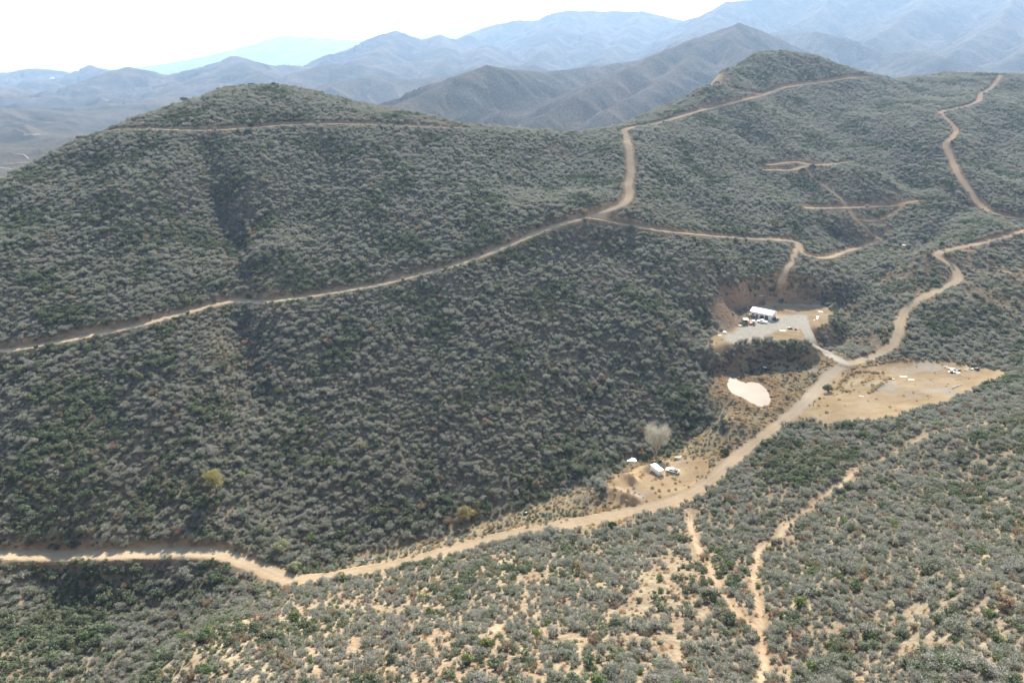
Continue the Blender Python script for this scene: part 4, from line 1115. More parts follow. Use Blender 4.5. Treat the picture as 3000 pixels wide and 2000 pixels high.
b = MB(); b.box((0, 0, .06), (CL * .98, CW * .96, .14)); b.build('base_rail', DARK, t)
# small blue kit leaning on the shaded long side
pb = (cc[0] - side * uy[0] * (CW / 2 + .5) - ux[0] * .1, cc[1] - side * uy[1] * (CW / 2 + .5) - ux[1] * .1)
t = thing('drum', 'faded blue drum standing in the shade against the white container', 'drum', (pb[0], pb[1], gz(*pb)))
b = MB(); b.cyl((0, 0, 0), (0, 0, .88), .29, n=14); b.cyl((0, 0, .3), (0, 0, .34), .305, n=14); b.cyl((0, 0, .58), (0, 0, .62), .305, n=14); b.build('drum_body', BLUE, t)
b = MB(); b.cyl((.1, 0, .885), (.1, 0, .92), .05, n=8); b.build('cap', OFFW, t)

def wheel(parent, x, y, r, w=.24, rim=OFFW):
    b = MB(); b.cyl((x, y - w / 2, r), (x, y + w / 2, r), r, n=16); o = b.build('wheel', BLACK, parent)
    b = MB(); b.cyl((x, y - w / 2 - .01, r), (x, y + w / 2 + .01, r), r * .55, n=12); b.build('rim', rim, o)

def pickup(name, label, loc, rz, paint, group=None, flat=False, cover=False):
    t = thing(name, label, 'truck' if flat else 'pickup truck', loc, rz, group)
    Lx, W = 5.7, 1.95
    b = MB()
    # body side profile, nose at +x
    b.prism([(-Lx / 2, .45), (Lx / 2 - .05, .45), (Lx / 2, .75), (Lx / 2 - .1, 1.02), (Lx / 2 - 1.35, 1.15), (-.75, 1.12), (-.75, .95 if flat else 1.12), (-Lx / 2, .95 if flat else 1.12)], -W / 2, W / 2)
    b.build('body', paint, t)
    b = MB(); b.prism([(-.72, 1.121), (1.45, 1.151), (.85, 1.78), (.55, 1.84), (-.35, 1.84), (-.62, 1.74)], -W / 2 + .12, W / 2 - .12); b.build('cab', paint, t)
    b = MB(); b.prism([(-.45, 1.2), (1.2, 1.22), (.8, 1.7), (-.4, 1.72)], -W / 2 + .10, W / 2 - .10); b.build('side_window', GLASS, t)
    b = MB(); b.prism([(1.46, 1.17), (.89, 1.76), (.87, 1.74), (1.40, 1.165)], -W / 2 + .2, W / 2 - .2); b.build('windscreen', GLASS, t)
    if flat:
        b = MB(); b.box((-1.8, 0, 1.06), (2.3, 2.15, .1)); b.build('flatbed', DARK, t)
        b = MB()
        for y in (-1.0, 1.0):
            for x in (-2.9, -1.8, -.8): b.cyl((x, y, 1.1), (x, y, 1.95), .04, n=6)
            b.cyl((-2.9, y, 1.9), (-.8, y, 1.9), .04, n=6)
        b.build('rack', RUST, t)
        b = MB(); b.box((-1.7, 0, 1.3), (1.5, 1.3, .4), 0, .05); b.build('tool_box', RUST, t)
        b = MB()
        for y in (-.75, -.45, .6): b.cyl((-3.2, y, 1.62), (-.2, y + .1, 1.75), .09, n=8)
        b.build('pipe', WHITE, t)
    else:
        b = MB(); b.box((-1.8, 0, .98), (1.95, W - .3, .3)); b.build('load_bed', paint if cover else DARK, t)
        if cover: b2 = MB(); b2.box((-1.8, 0, 1.16), (2.05, W - .06, .06), 0, .02); b2.build('bed_cover', OFFW, t)
    b = MB(); b.box((Lx / 2 + .03, 0, .55), (.12, W - .1, .2), 0, .03); b.build('bumper', DARK, t)
    b = MB(); b.box((-Lx / 2 - .03, 0, .55), (.12, W - .1, .18), 0, .03); b.build('bumper', DARK, t)
    for s_ in (-1, 1):
        b = MB(); b.box((Lx / 2 - .01, s_ * .75, .82), (.08, .28, .16)); b.build('headlight', GLASS, t)
    for x in (-1.75, 1.8):
        for s_ in (-1, 1): wheel(t, x, s_ * (W / 2 - .08), .39)
    return t
pa, pb2 = at(1950, 1381), at(1977, 1387)
mid = ((pa[0] + pb2[0]) / 2 + 1.0, (pa[1] + pb2[1]) / 2 + .6)
t = pickup('flatbed_truck', 'white-cabbed flatbed truck with dark rack and white pipes parked beside the white container', (mid[0], mid[1], gz(*mid)), heading(pb2, pa), WHITE, flat=True)

# ---- the white building on its pad
q0, q1, q2 = at(2256.8, 938.5), at(2200.3, 927.0), at(2272.0, 928.0)
rz = heading(q1, q0)
BL, BW, BH = 13.2, 8.0, 3.6
ux = (math.cos(rz), math.sin(rz)); uy = (-ux[1], ux[0])
bc = ((q0[0] + q1[0]) / 2 + uy[0] * BW / 2, (q0[1] + q1[1]) / 2 + uy[1] * BW / 2)
bz = gz(*bc)
B_ = thing('metal_building', 'long white metal-roofed workshop building on the graded gravel pad', 'building', (bc[0], bc[1], bz), rz)
b = MB(); y0, y1, rise = -BW / 2, BW / 2, 1.5
V = [(-BL / 2, y0, -.4), (BL / 2, y0, -.4), (BL / 2, y1, -.4), (-BL / 2, y1, -.4), (-BL / 2, y0, BH), (BL / 2, y0, BH), (BL / 2, y1, BH), (-BL / 2, y1, BH), (-BL / 2, 0, BH + rise), (BL / 2, 0, BH + rise)]
b.add(V, [(0, 1, 5, 4), (2, 3, 7, 6), (1, 2, 6, 9, 5), (3, 0, 4, 8, 7), (4, 5, 9, 8), (6, 7, 8, 9)])
for i in range(6):
    z = .3 + i * .55
    b.box((0, y0 - .012, z), (BL - .05, .03, .05))
b.build('wall', WALLM, B_)
b = MB(); o_ = .45
for s_ in (-1, 1):
    ye, ze = s_ * (BW / 2 + o_), BH - o_ * rise / (BW / 2)
    V = [(-BL / 2 - .35, 0, BH + rise + .05), (BL / 2 + .35, 0, BH + rise + .05), (BL / 2 + .35, ye, ze + .05), (-BL / 2 - .35, ye, ze + .05)]
    V += [(x, y, z + .10) for x, y, z in V]
    b.add(V, [(0, 1, 2, 3), (4, 5, 6, 7), (0, 1, 5, 4), (2, 3, 7, 6), (1, 2, 6, 5), (0, 3, 7, 4)])
    for i in range(26):
        x = -BL / 2 - .3 + i * (BL + .6) / 25
        V = [(x - .02, 0, BH + rise + .15), (x + .02, 0, BH + rise + .15), (x + .02, ye, ze + .15), (x - .02, ye, ze + .15)]
        V += [(a, c, d + .035) for a, c, d in V]
        b.add(V, [(4, 5, 6, 7), (0, 3, 7, 4), (1, 2, 6, 5), (2, 3, 7, 6)])
rf = b.build('roof', ROOFM, B_)
b = MB(); b.cyl((-BL / 2 - .35, 0, BH + rise + .17), (BL / 2 + .35, 0, BH + rise + .17), .09, n=8); b.build('ridge_cap', WHITE, rf)
def opening(kind, x, z, w, h, m):
    b = MB(); b.box((x, y0 - .03, z), (w + .2, .06, h + .2)); f = b.build(kind, WHITE, B_)
    b = MB(); b.box((x, y0 - .065, z), (w, .03, h)); b.build('pane' if kind == 'window' else 'panel', m, f)
    if kind == 'door':
        b = MB(); b.cyl((x + w * .38, y0 - .12, z), (x + w * .38, y0 - .12, z + .15), .03, n=6); b.build('handle', OFFW, f)
opening('window', -4.9, 1.75, 1.15, 1.0, GLASS)
opening('door', -2.4, 1.1, 1.0, 2.2, DARK)
opening('garage_door', .7, 1.25, 2.3, 2.5, GLASS)
opening('garage_door', 3.5, 1.25, 2.1, 2.5, DARK)
b = MB(); b.box((BL / 2 + .03, 1.3, 1.8), (.06, 1.0, .9)); b.build('window', GLASS, B_)
b = MB(); b.box((-4.6, y0 - .9, .35), (3.2, 1.6, .7), 0, .04); b.build('porch_deck', RUST, B_)

def bld(dx, dy): return (bc[0] + ux[0] * dx + uy[0] * dy, bc[1] + ux[1] * dx + uy[1] * dy)
# red shed left of it
p = at(2184, 949)
t = thing('shed', 'dark red shed with pale flat roof at the left corner of the white building', 'shed', (p[0], p[1] + .9, p[2]), rz + .1)
b = MB(); b.box((0, 0, 1.3), (2.3, 2.0, 2.7)); b.build('wall', RED, t)
b = MB(); b.add([(-1.35, -1.25, 2.66), (1.35, -1.25, 2.66), (1.35, 1.25, 2.95), (-1.35, 1.25, 2.95), (-1.35, -1.25, 2.76), (1.35, -1.25, 2.76), (1.35, 1.25, 3.05), (-1.35, 1.25, 3.05)], [(0, 1, 2, 3), (4, 5, 6, 7), (0, 1, 5, 4), (1, 2, 6, 5), (2, 3, 7, 6), (3, 0, 4, 7)]); b.build('roof', OFFW, t)
b = MB(); b.box((.3, -1.02, 1.0), (.9, .05, 1.9)); d_ = b.build('door', DARK, t)
b = MB(); b.box((.62, -1.07, 1.0), (.06, .05, .2)); b.build('handle', OFFW, d_)
p = (p[0] + 2.3, p[1] + 1.3)
t = thing('water_tank', 'small pale round-topped water tank between the red shed and the building', 'tank', (p[0], p[1], gz(*p)))
b = MB(); b.cyl((0, 0, 0), (0, 0, 1.7), .75, n=18); b.cyl((0, 0, 1.7), (0, 0, 2.0), .75, .3, n=18); b.build('tank_body', OFFW, t)
b = MB(); b.cyl((0, 0, 2.0), (0, 0, 2.1), .25, n=10); b.build('lid', DARK, t)
# tractor with bucket
p = at(2204, 951)
t = thing('tractor', 'orange tractor with front bucket and pale canopy parked before the building', 'tractor', (p[0], p[1] + .4, p[2]), R(205))
b = MB(); b.box((.9, 0, 1.05), (1.8, .75, .7), 0, .08, taper=.92); b.build('hood', ORANGE, t)
b = MB(); b.box((-.4, 0, .85), (1.6, .6, .6), 0, .05); b.build('chassis', DARK, t)
b = MB(); b.box((-.6, 0, 1.35), (.5, .5, .12), 0, .04); b.box((-.85, 0, 1.65), (.1, .5, .5), 0, .03); b.build('seat', BLACK, t)
b = MB(); b.box((-.6, 0, 2.4), (1.5, 1.3, .08), 0, .03); c_ = b.build('canopy', WHITE, t)
b = MB()
for x in (-1.2, 0):
    for y in (-.55, .55): b.cyl((x, y, 1.1), (x, y, 2.38), .035, n=6)
b.build('canopy_post', DARK, c_)
for y in (-.85, .85): wheel(t, -.8, y, .75, .4, ORANGE)
for y in (-.65, .65): wheel(t, 1.4, y, .45, .3, ORANGE)
b = MB()
for y in (-.5, .5): b.cyl((.2, y, 1.2), (2.3, y, .6), .07, n=6)
b.build('loader_arm', ORANGE, t)
b = MB(); b.prism([(2.3, .15), (3.0, .12), (2.95, .18), (2.4, .25), (2.35, .75), (2.28, .75)], -.9, .9); b.build('bucket', RUST, t)
b = MB(); b.cyl((-1.3, 0, .9), (-2.2, 0, 1.6), .1, n=6); b.cyl((-2.2, 0, 1.6), (-2.9, 0, .5), .08, n=6); b.box((-2.95, 0, .35), (.35, .5, .4), 0, .05); b.build('digging_arm', ORANGE, t)
p = at(2234, 946)
pickup('pickup_truck', 'white pickup truck parked side-on in front of the white building', (p[0], p[1] + .9, p[2]), rz + R(4) + math.pi, WHITE, cover=True)

def car(name, label, loc, rz, paint, roofm, cat='car', L=4.5, Hh_=1.75):
    t = thing(name, label, cat, loc, rz)
    W = 1.85; h = Hh_
    b = MB(); b.prism([(-L / 2, .35), (L / 2 - .05, .35), (L / 2, .7), (L / 2 - .1, .95), (L / 2 - 1.2, 1.08), (-L / 2 + .1, 1.08), (-L / 2, .9)], -W / 2, W / 2); b.build('body', paint, t)
    b = MB(); b.prism([(-L / 2 + .12, 1.081), (L / 2 - 1.35, 1.081), (L / 2 - 1.95, h - .06), (-L / 2 + .35, h - .06)], -W / 2 + .1, W / 2 - .1); b.build('window_band', GLASS, t)
    b = MB(); b.box((-.6, 0, h), (L - 2.1, W - .2, .12), 0, .05); b.build('roof', roofm, t)
    for x in (-L / 2 + .85, L / 2 - .85):
        for s_ in (-1, 1): wheel(t, x, s_ * (W / 2 - .08), .36)
    for s_ in (-1, 1):
        b = MB(); b.box((L / 2 - .02, s_ * .68, .75), (.08, .3, .14)); b.build('headlight', OFFW, t)
    return t
p = bld(BL / 2 + 1.9, -1.6)
car('parked_car', 'black car parked in the shade at the right end of the white building', (p[0], p[1], gz(*p)), rz + R(82), DARK, DARK)
p = at(2244, 1087)
car('utility_vehicle', 'dark off-road utility vehicle with a white roof in the brush above the pond', (p[0], p[1] + .8, p[2]), R(-18), DARK, WHITE, 'utility vehicle', 4.0, 1.95)

# ---- loose material: sheets, boards, beams, barrels
def sheet_obj(name, label, cat, uv, size, rz, mat, group=None, tilt=(0, 0), bend=.1, lift=.06):
    p = at(*uv); g = np.random.default_rng(int(uv[0] * 7 + uv[1]))
    nx, ny = 7, 5; V = []
    for j in range(ny):
        for i in range(nx):
            x = (i / (nx - 1) - .5) * size[0]; y = (j / (ny - 1) - .5) * size[1]
            V.append((x + g.normal(0, .03) * size[0], y + g.normal(0, .04) * size[1], bend * (math.sin(i * 1.3 + uv[0]) + .6 * math.sin(j * 2.1 + uv[1])) + g.normal(0, .02)))
    n = len(V); V += [(x, y, z - .03) for x, y, z in V]
    F = []
    for j in range(ny - 1):
        for i in range(nx - 1):
            a = j * nx + i; F.append((a, a + 1, a + nx + 1, a + nx)); F.append((a + n, a + nx + n, a + nx + 1 + n, a + 1 + n))
    rim = [i for i in range(nx)] + [nx * (j + 1) - 1 for j in range(1, ny)] + [nx * ny - 1 - i for i in range(1, nx)] + [nx * (ny - 1 - j) for j in range(1, ny - 1)]
    for a, c in zip(rim, rim[1:] + rim[:1]): F.append((a, a + n, c + n, c))
    b = MB(); b.add(V, F); o = b.build(name, mat)
    o.location = (p[0], p[1], p[2] + lift + abs(bend)); o.rotation_euler = (tilt[0], tilt[1], rz)
    return tagm(o, label, cat, group)
def boards(name, label, cat, uv, L, n, rz, mat, w=.25, group=None, spread=.35, h=.06):
    p = at(*uv); g = np.random.default_rng(int(uv[0] + uv[1] * 3)); b = MB()
    for i in range(n):
        b.box((g.normal(0, L * .06), (i - n / 2) * spread + g.normal(0, .05), h / 2 + .02 + (i % 3) * h), (L * g.uniform(.8, 1.05), w, h), g.normal(0, .05))
    o = b.build(name, mat); o.location = (p[0], p[1], p[2] + .03); o.rotation_euler = (0, 0, rz)
    return tagm(o, label, cat, group)
def rock(name, label, uv, r, mat=STONE, cat='rock', group=None, flat=.7, off=(0, 0)):
    p = at(*uv); g = np.random.default_rng(int(uv[0] * 3 + uv[1]))
    import bmesh
    bm = bmesh.new(); bmesh.ops.create_icosphere(bm, subdivisions=2, radius=1)
    for v in bm.verts:
        k = 1 + .22 * math.sin(v.co.x * 3 + uv[0]) * math.cos(v.co.y * 4 + uv[1]) + g.normal(0, .07)
        v.co = (v.co.x * k * r, v.co.y * k * r * .8, v.co.z * k * r * flat)
    me = bpy.data.meshes.new(name); bm.to_mesh(me); bm.free(); me.materials.append(mat)
    o = bpy.data.objects.new(name, me); col.objects.link(o); o.location = (p[0] + off[0], p[1] + off[1], p[2] + r * flat * .45); o.rotation_euler = (0, 0, g.uniform(0, 6))
    return tagm(o, label, cat, group)
sheet_obj('scrap_sheet', 'crumpled white sheeting at the pad edge left of the orange tractor', 'scrap', (2166, 953), (2.6, 1.2), .3, OFFW)
rock('tarp_heap', 'pale grey tarp-covered heap on the left rim of the gravel pad', (2122, 975), 1.3, OFFW, 'tarp heap', flat=.6)
boards('plank_stack', 'small pale plank litter near the tarp-covered heap on the pad rim', 'planks', (2108, 982), 2.2, 3, .2, LUMB)
boards('board_row', 'long line of pale boards lying at the right end of the pad', 'boards', (2394, 931), 7.5, 3, R(62), LUMB, .45)
boards('board_stack', 'short stack of white boards at the top end of the long board line', 'boards', (2404, 913), 3.0, 4, R(-20), OFFW, .3)
rock('white_sack', 'white sack lying at the lower end of the long board line', (2386, 939), .7, OFFW, 'sack', flat=.5)
sheet_obj('scrap_sheet', 'flat white panel lying on the front edge of the gravel pad', 'scrap', (2293, 968), (3.0, 1.5), .1, WHITE, bend=.03)
boards('timber_frame', 'empty rectangular timber footing laid out on the pad gravel', 'timber', (2270, 974), 3.2, 2, .25, WOODM, .12, spread=2.4)
rock('scrap_pile', 'dark scrap pile with grey pieces at the front rim of the pad', (2314, 963), 1.5, DARK, 'scrap pile', flat=.5)
rock('rusty_barrel', 'brown rusty round heap right of the dark scrap pile', (2331, 966), .9, RUST, 'barrel', flat=.75)
boards('scrap_boards', 'grey board scraps on the slope below the rusty heap', 'boards', (2337, 974), 2.2, 3, .1, WOODM)
sheet_obj('white_tarp', 'long white plastic sheet on top of the cut bank behind the building', 'tarp', (2233, 866), (4.6, 1.4), .15, WHITE)
# the big dirt lot
sheet_obj('long_white_sheet', 'long white panel lying flat in the middle of the dirt lot', 'panel', (2647, 1103), (3.8, .9), R(-4), OFFW, bend=.02)
sheet_obj('short_white_sheet', 'shorter white panel lying right of the long one on the dirt lot', 'panel', (2670, 1112), (2.5, .9), R(-14), OFFW, bend=.03)
sheet_obj('white_tarp', 'white tarp heaped at the upper end of the grassy berm on the lot', 'tarp', (2612, 1109), (1.6, 2.4), .4, OFFW, bend=.2)
t = boards('grey_beam', 'long grey timber beam lying across the right side of the dirt lot', 'beam', (2803, 1132), 7.6, 2, R(26), WOODM, .3, spread=.32, h=.22)
boards('short_boards', 'two small grey boards on the lot below the white panels', 'boards', (2671, 1134), 1.9, 2, R(-5), WOODM, .25)
boards('white_board', 'white board lying by the lower end of the grassy berm', 'board', (2524, 1160), 2.6, 1, R(-20), WHITE, .5)
boards('dark_board', 'dark board lying right of the white board below the berm', 'board', (2537, 1162), 1.6, 2, R(-20), WOODM, .3)
boards('brown_board', 'small brown board lying on the red soil at the far right of the lot', 'board', (2863, 1101), 1.6, 2, 0, RUST, .3)
p = at(2556, 1129)
t = thing('stock_tank', 'black round stock tank on the bare fenced-off patch of the lot', 'tank', p)
b = MB()
for r0, z0, r1, z1 in ((.85, 0, .9, .55), (.9, .55, .8, .55), (.8, .55, .78, .12), (.78, .12, .01, .1)):
    n = 18; V = [(r0 * math.cos(2 * math.pi * i / n), r0 * math.sin(2 * math.pi * i / n), z0) for i in range(n)] + [(r1 * math.cos(2 * math.pi * i / n), r1 * math.sin(2 * math.pi * i / n), z1) for i in range(n)]
    b.add(V, [(i, (i + 1) % n, (i + 1) % n + n, i + n) for i in range(n)])
b.build('tank_wall', BLACK, t)
b = MB(); b.cyl((0, 0, .14), (0, 0, .3), .76, n=18); b.build('tank_water', DARK, t)
LOTJ = [('sheet', 2772, 1074, 2.4, .8, .2, 'OFFW', 'pale sheet at the upper left tip of the large scrap heap'), ('boards', 2786, 1078, 4.0, 3, -.35, 'LUMB', 'pale boards along the top of the large scrap heap'),
        ('sheet', 2795, 1084, 3.6, 2.4, -.2, 'DARK', 'dark grey sheet in the middle of the large scrap heap'), ('sheet', 2781, 1089, 1.8, 1.1, .5, 'OFFW', 'white sheet at the lower left of the large scrap heap'),
        ('sheet', 2803, 1091, 3.2, 1.4, -.3, 'WHITE', 'bright white sheet at the lower right of the large scrap heap'), ('rock', 2810, 1086, 1.1, 0, 0, 'RUST', 'rusty lump at the right end of the large scrap heap'),
        ('rock', 2788, 1092, .8, 0, 0, 'BLACK', 'black tyre-like lump below the large scrap heap'), ('boards', 2816, 1098, 2.8, 2, -.45, 'WOODM', 'grey boards trailing off below the large scrap heap'),
        ('boards', 2829, 1083, 2.6, 3, -.05, 'WOODM', 'brown boards at the left of the small scrap heap'), ('sheet', 2837, 1080, 1.9, .8, 0, 'OFFW', 'white sheet at the left of the small scrap heap'),
        ('sheet', 2848, 1081, 2.0, 1.1, .2, 'OFFW', 'white sheet in the middle of the small scrap heap'), ('rock', 2861, 1083, 1.2, 0, 0, 'DARK', 'dark lump at the right end of the small scrap heap'),
        ('rock', 2841, 1077, .8, 0, 0, 'RUST', 'brown lump behind the small scrap heap'), ('boards', 2868, 1076, 2.6, 2, .3, 'LUMB', 'pale boards reaching into the brush past the small scrap heap')]
for kind, u, v, a, c, rr0, mn, lab in LOTJ:
    mt = globals()[mn]
    if kind == 'sheet': sheet_obj('scrap_sheet', lab, 'scrap', (u, v), (a, c), rr0, mt, 'scrap on the dirt lot', bend=.18)
    elif kind == 'boards': boards('scrap_boards', lab, 'scrap', (u, v), a, c, rr0, mt, .3, 'scrap on the dirt lot')
    else: rock('scrap_lump', lab, (u, v), a, mt, 'scrap', 'scrap on the dirt lot')

# ---- posts where the foot trail leaves the road
p = at(2001, 1521)
t = thing('braced_post', 'dark leaning wooden brace post left of the foot trail entrance', 'post', p)
b = MB(); b.cyl((0, 0, -.2), (.1, 0, 2.0), .11, .09, 8); b.build('post', WOODM, t)
b = MB(); b.cyl((-.85, 0, 0), (.05, 0, 1.7), .09, .08, 8); b.cyl((-.7, .15, 0), (.0, .1, 1.2), .06, .06, 8); b.build('brace', WOODM, t)
p = at(2020, 1517)
t = thing('gate_post', 'tall single wooden post right of the foot trail entrance', 'post', p)
b = MB(); b.cyl((0, 0, -.2), (.06, 0, 2.3), .09, .07, 8); b.build('post', WOODM, t)
b = MB(); b.box((.06, 0, 2.3), (.28, .2, .12), 0, .03); b.build('cap', WOODM, t)
p = at(2013, 1511)
b = MB(); b.cyl((0, 0, -.2), (0, 0, 1.3), .05, .05, 6); o = b.build('fence_stake', RUST); o.location = p; tagm(o, 'thin short stake behind the two wooden trail posts', 'stake')
rock('boulder', 'dark boulder at the road edge above the braced post', (1990, 1494), .55, DARK)
rock('boulder', 'second dark boulder just right of the one above the braced post', (1995, 1496), .5, DARK)
rock('boulder', 'pale grey boulder slab on the upper rim of the container yard', (1985, 1343), 1.5, STONE, flat=.45)
rock('boulder', 'smaller pale boulder beside the grey slab on the yard rim', (1994, 1339), 1.0, STONE, flat=.5)
rock('boulder', 'dark mottled boulder in the brush left of the container yard', (1540, 1506), 1.1, DARK)
rock('boulder', 'pale outcrop in the clearing above the canyon road bend', (2648, 722), 2.3, STONE, flat=.5)
rock('boulder', 'pale rocks along the dry wash left of the canyon road', (2440, 893), 1.4, STONE, flat=.5)
rock('boulder', 'pale rock in the far creek bed upstream of the road bend', (2770, 660), 2.2, STONE, flat=.35)
rock('boulder', 'topmost pale rock in the far creek bed', (2791, 645), 1.9, STONE, flat=.35)

# ---- water lying in the creek
def puddle(name, uv, lx, ly, rz, mat):
    p = at(*uv); n = 30; b = MB(); V = [(0, 0, 0)]
    g = np.random.default_rng(int(uv[0]))
    ph = g.uniform(0, 6, 4)
    for i in range(n):
        a = 2 * math.pi * i / n; k = 1 + .22 * math.sin(3 * a + ph[0]) + .16 * math.sin(5 * a + ph[1]) + .1 * math.sin(9 * a + ph[2])
        V.append((math.cos(a) * k * lx / 2, math.sin(a) * k * ly / 2, 0))
    b.add(V, [(0, 1 + i, 1 + (i + 1) % n) for i in range(n)])
    o = b.build(name, mat); o.location = (p[0], p[1], p[2] + .22); o.rotation_euler = (0, 0, rz); o['kind'] = 'structure'
m, nt = new_mat('clear_creek_water'); q = NT(nt)
out = q.n('ShaderNodeOutputMaterial'); bs = q.n('ShaderNodeBsdfPrincipled'); geo = q.n('ShaderNodeNewGeometry')
bs.inputs['Base Color'].default_value = (.06, .09, .10, 1); bs.inputs['Roughness'].default_value = .1; bs.inputs['Specular IOR Level'].default_value = .9
bp = q.n('ShaderNodeBump'); bp.inputs['Strength'].default_value = .5; bp.inputs['Distance'].default_value = .2
q.l(q.noise(geo.outputs['Position'], 2.2, 4, .7), bp.inputs['Height']); q.l(bp.outputs[0], bs.inputs['Normal']); q.l(bs.outputs[0], out.inputs[0])
for uv_, lx_, ly_ in (((1846, 1350), 2.6, 1.4), ((1853, 1346), 3.2, 1.8), ((1862, 1344), 3.4, 2.0), ((1859, 1350), 2.4, 1.0), ((1871, 1343), 2.6, 1.5), ((1877, 1346), 1.6, .9)):
    puddle('creek_water', uv_, lx_, ly_, .25, m)
puddle('creek_water', (1066, 1640), 9.0, .8, .2, m)
puddle('creek_water', (2190, 1050), 4.5, 2.6, -.4, m)
print('things', round(time.time() - T0, 1))

# ------------------------------------------------------------------ trees
def limb_tubes(segs, n=6):
    V = []; F = []
    for a, b, r0, r1 in segs:
        a = np.array(a, float); b = np.array(b, float); d = b - a; L = np.linalg.norm(d)
        if L < 1e-4: continue
        d /= L; t = np.cross(d, (.3, .9, .1)); t /= np.linalg.norm(t); w = np.cross(d, t); o = len(V)
        for p, r in ((a, r0), (b, r1)):
            V += [tuple(p + r * (math.cos(2 * math.pi * i / n) * t + math.sin(2 * math.pi * i / n) * w)) for i in range(n)]
        F += [(o + i, o + (i + 1) % n, o + n + (i + 1) % n, o + n + i) for i in range(n)]
    return V, F
def branching(g, h, spread, levels=4, lean=(0, 0), stems=1, up=.75):
    segs = []; tips = []
    def grow(p, d, L, r, lv):
        k = 3 if lv > 0 else 2
        for i in range(k):
            d2 = d + g.normal(0, .13, 3); d2 /= np.linalg.norm(d2)
            q_ = p + d2 * L / k; segs.append((p, q_, r * (1 - .22 * i / k), r * (1 - .22 * (i + 1) / k))); p, d = q_, d2
        if lv == 0: tips.append((p, d)); return
        for j in range(g.integers(2, 4) + (lv > 2)):
            a = g.uniform(0, 2 * np.pi); s_ = g.uniform(.35, .85) * spread
            side = np.array([math.cos(a), math.sin(a), 0]); d2 = d * .9 + side * s_ + np.array([0, 0, up * .35]); d2 /= np.linalg.norm(d2)
            grow(p, d2, L * g.uniform(.62, .82), r * .62, lv - 1)
    for s_ in range(stems):
        a = g.uniform(0, 6.28); d = np.array([lean[0] + (stems > 1) * .35 * math.cos(a + s_ * 6.28 / stems), lean[1] + (stems > 1) * .35 * math.sin(a + s_ * 6.28 / stems), 1.0])
        grow(np.array([0, 0, -.2]), d / np.linalg.norm(d), h * .26, h * .022, levels)
    return segs, tips
def tree(name, label, uv, h, w, seed, leafm, style='round', group=None, cat='tree', barkm=None, n_leaf=2600, leaf=.16):
    p = at(*uv); g = np.random.default_rng(seed)
    t = thing(name, label, cat, (p[0], p[1], p[2] - .1), g.uniform(0, 6) if style != 'heart' else 0, group)
    barkm = barkm or M_WOOD
    if style == 'heart':       # bare winter crown: two rising masses of fine pale twigs
        lobes = [(-w * .24, 0, h * .66, w * .25, h * .30), (w * .22, .3, h * .62, w * .24, h * .29), (-w * .05, -.5, h * .44, w * .38, h * .22), (w * .02, 1.5, h * .55, w * .27, h * .25)]
        segs = []; base = np.array([0, 0, -.2]); fork = np.array([.1, 0, h * .13]); segs.append((base, fork, .38, .30))
        starts = []
        for lx, ly, lz, lr, lh in lobes:
            c_ = np.array([lx, ly, lz])
            for j in range(9):
                d = g.normal(0, 1, 3); d[2] = abs(d[2]) * .8 + .1; d /= np.linalg.norm(d)
                tip = c_ + d * np.array([lr, lr * .8, lh]) * g.uniform(.45, .8)
                m1 = fork + (c_ - fork) * .45 + g.normal(0, .3, 3); m2 = m1 + (tip - m1) * .5 + g.normal(0, .25, 3)
                segs += [(fork, m1, .14, .10), (m1, m2, .09, .06), (m2, tip, .06, .025)]
        Vv, Ff = limb_tubes(segs, 5); b = MB(); b.add(Vv, Ff); b.build('trunk', barkm, t)
        Bs = []; Ts = []
        for lx, ly, lz, lr, lh in lobes:
            n = 1500; c_ = np.array([lx, ly, lz])
            d = g.normal(0, 1, (n, 3)); d /= np.linalg.norm(d, axis=1, keepdims=True)
            B = c_ + d * np.array([lr, lr * .85, lh]) * (g.uniform(.25, .93, n)[:, None])
            out_ = B - np.array([0, 0, h * .10]); out_ /= np.linalg.norm(out_, axis=1, keepdims=True)
            dd_ = out_ + g.normal(0, .35, (n, 3)); dd_ /= np.linalg.norm(dd_, axis=1, keepdims=True)
            Bs.append(B); Ts.append(B + dd_ * g.uniform(.6, 1.5, (n, 1)))
        V, F = blades(np.concatenate(Bs), np.concatenate(Ts), .026, g)
        me = tri_mesh('crown', V, F, [leafm]); o = bpy.data.objects.new('crown', me); col.objects.link(o); o.parent = t
        return t
    segs, tips = branching(g, h, .7, 3, (0, 0), 1 if style != 'shrub' else 4)
    P = np.array([q_ for q_, _ in tips]); sc = np.array([w * .36 / (np.percentile(np.abs(P[:, :2]), 90) + .01)] * 2 + [h * .74 / P[:, 2].max()])
    segs = [(a * sc, b * sc, r0, r1) for a, b, r0, r1 in segs]; P = P * sc
    Vv, Ff = limb_tubes(segs, 6); b = MB(); b.add(Vv, Ff); b.build('trunk', barkm, t)
    # leaf clumps: at the limb tips and filling an uneven dome
    nc = 34
    cl = []
    for i in range(nc):
        d = g.normal(0, 1, 3); d[2] = abs(d[2]) * 1.0 - .35; d /= np.linalg.norm(d)
        rr_ = g.uniform(.45, .95) ** .6
        prof = 1 - .25 * max(0, d[2]) if style == 'oval' else 1
        cl.append((d[0] * w * .40 * rr_ * prof, d[1] * w * .40 * rr_ * prof, h * .52 + d[2] * h * .40 * rr_))
    cl = np.concatenate([np.array(cl), P[g.integers(0, len(P), 14)]])
    cr_ = g.uniform(.11, .20, len(cl)) * (w + h) * .5
    k = g.integers(0, len(cl), n_leaf)
    d = g.normal(0, 1, (n_leaf, 3)); d[:, 2] = d[:, 2] * .8 + .25; d /= np.linalg.norm(d, axis=1, keepdims=True)
    C = cl[k] + d * (cr_[k] * g.uniform(.55, 1.12, n_leaf))[:, None]
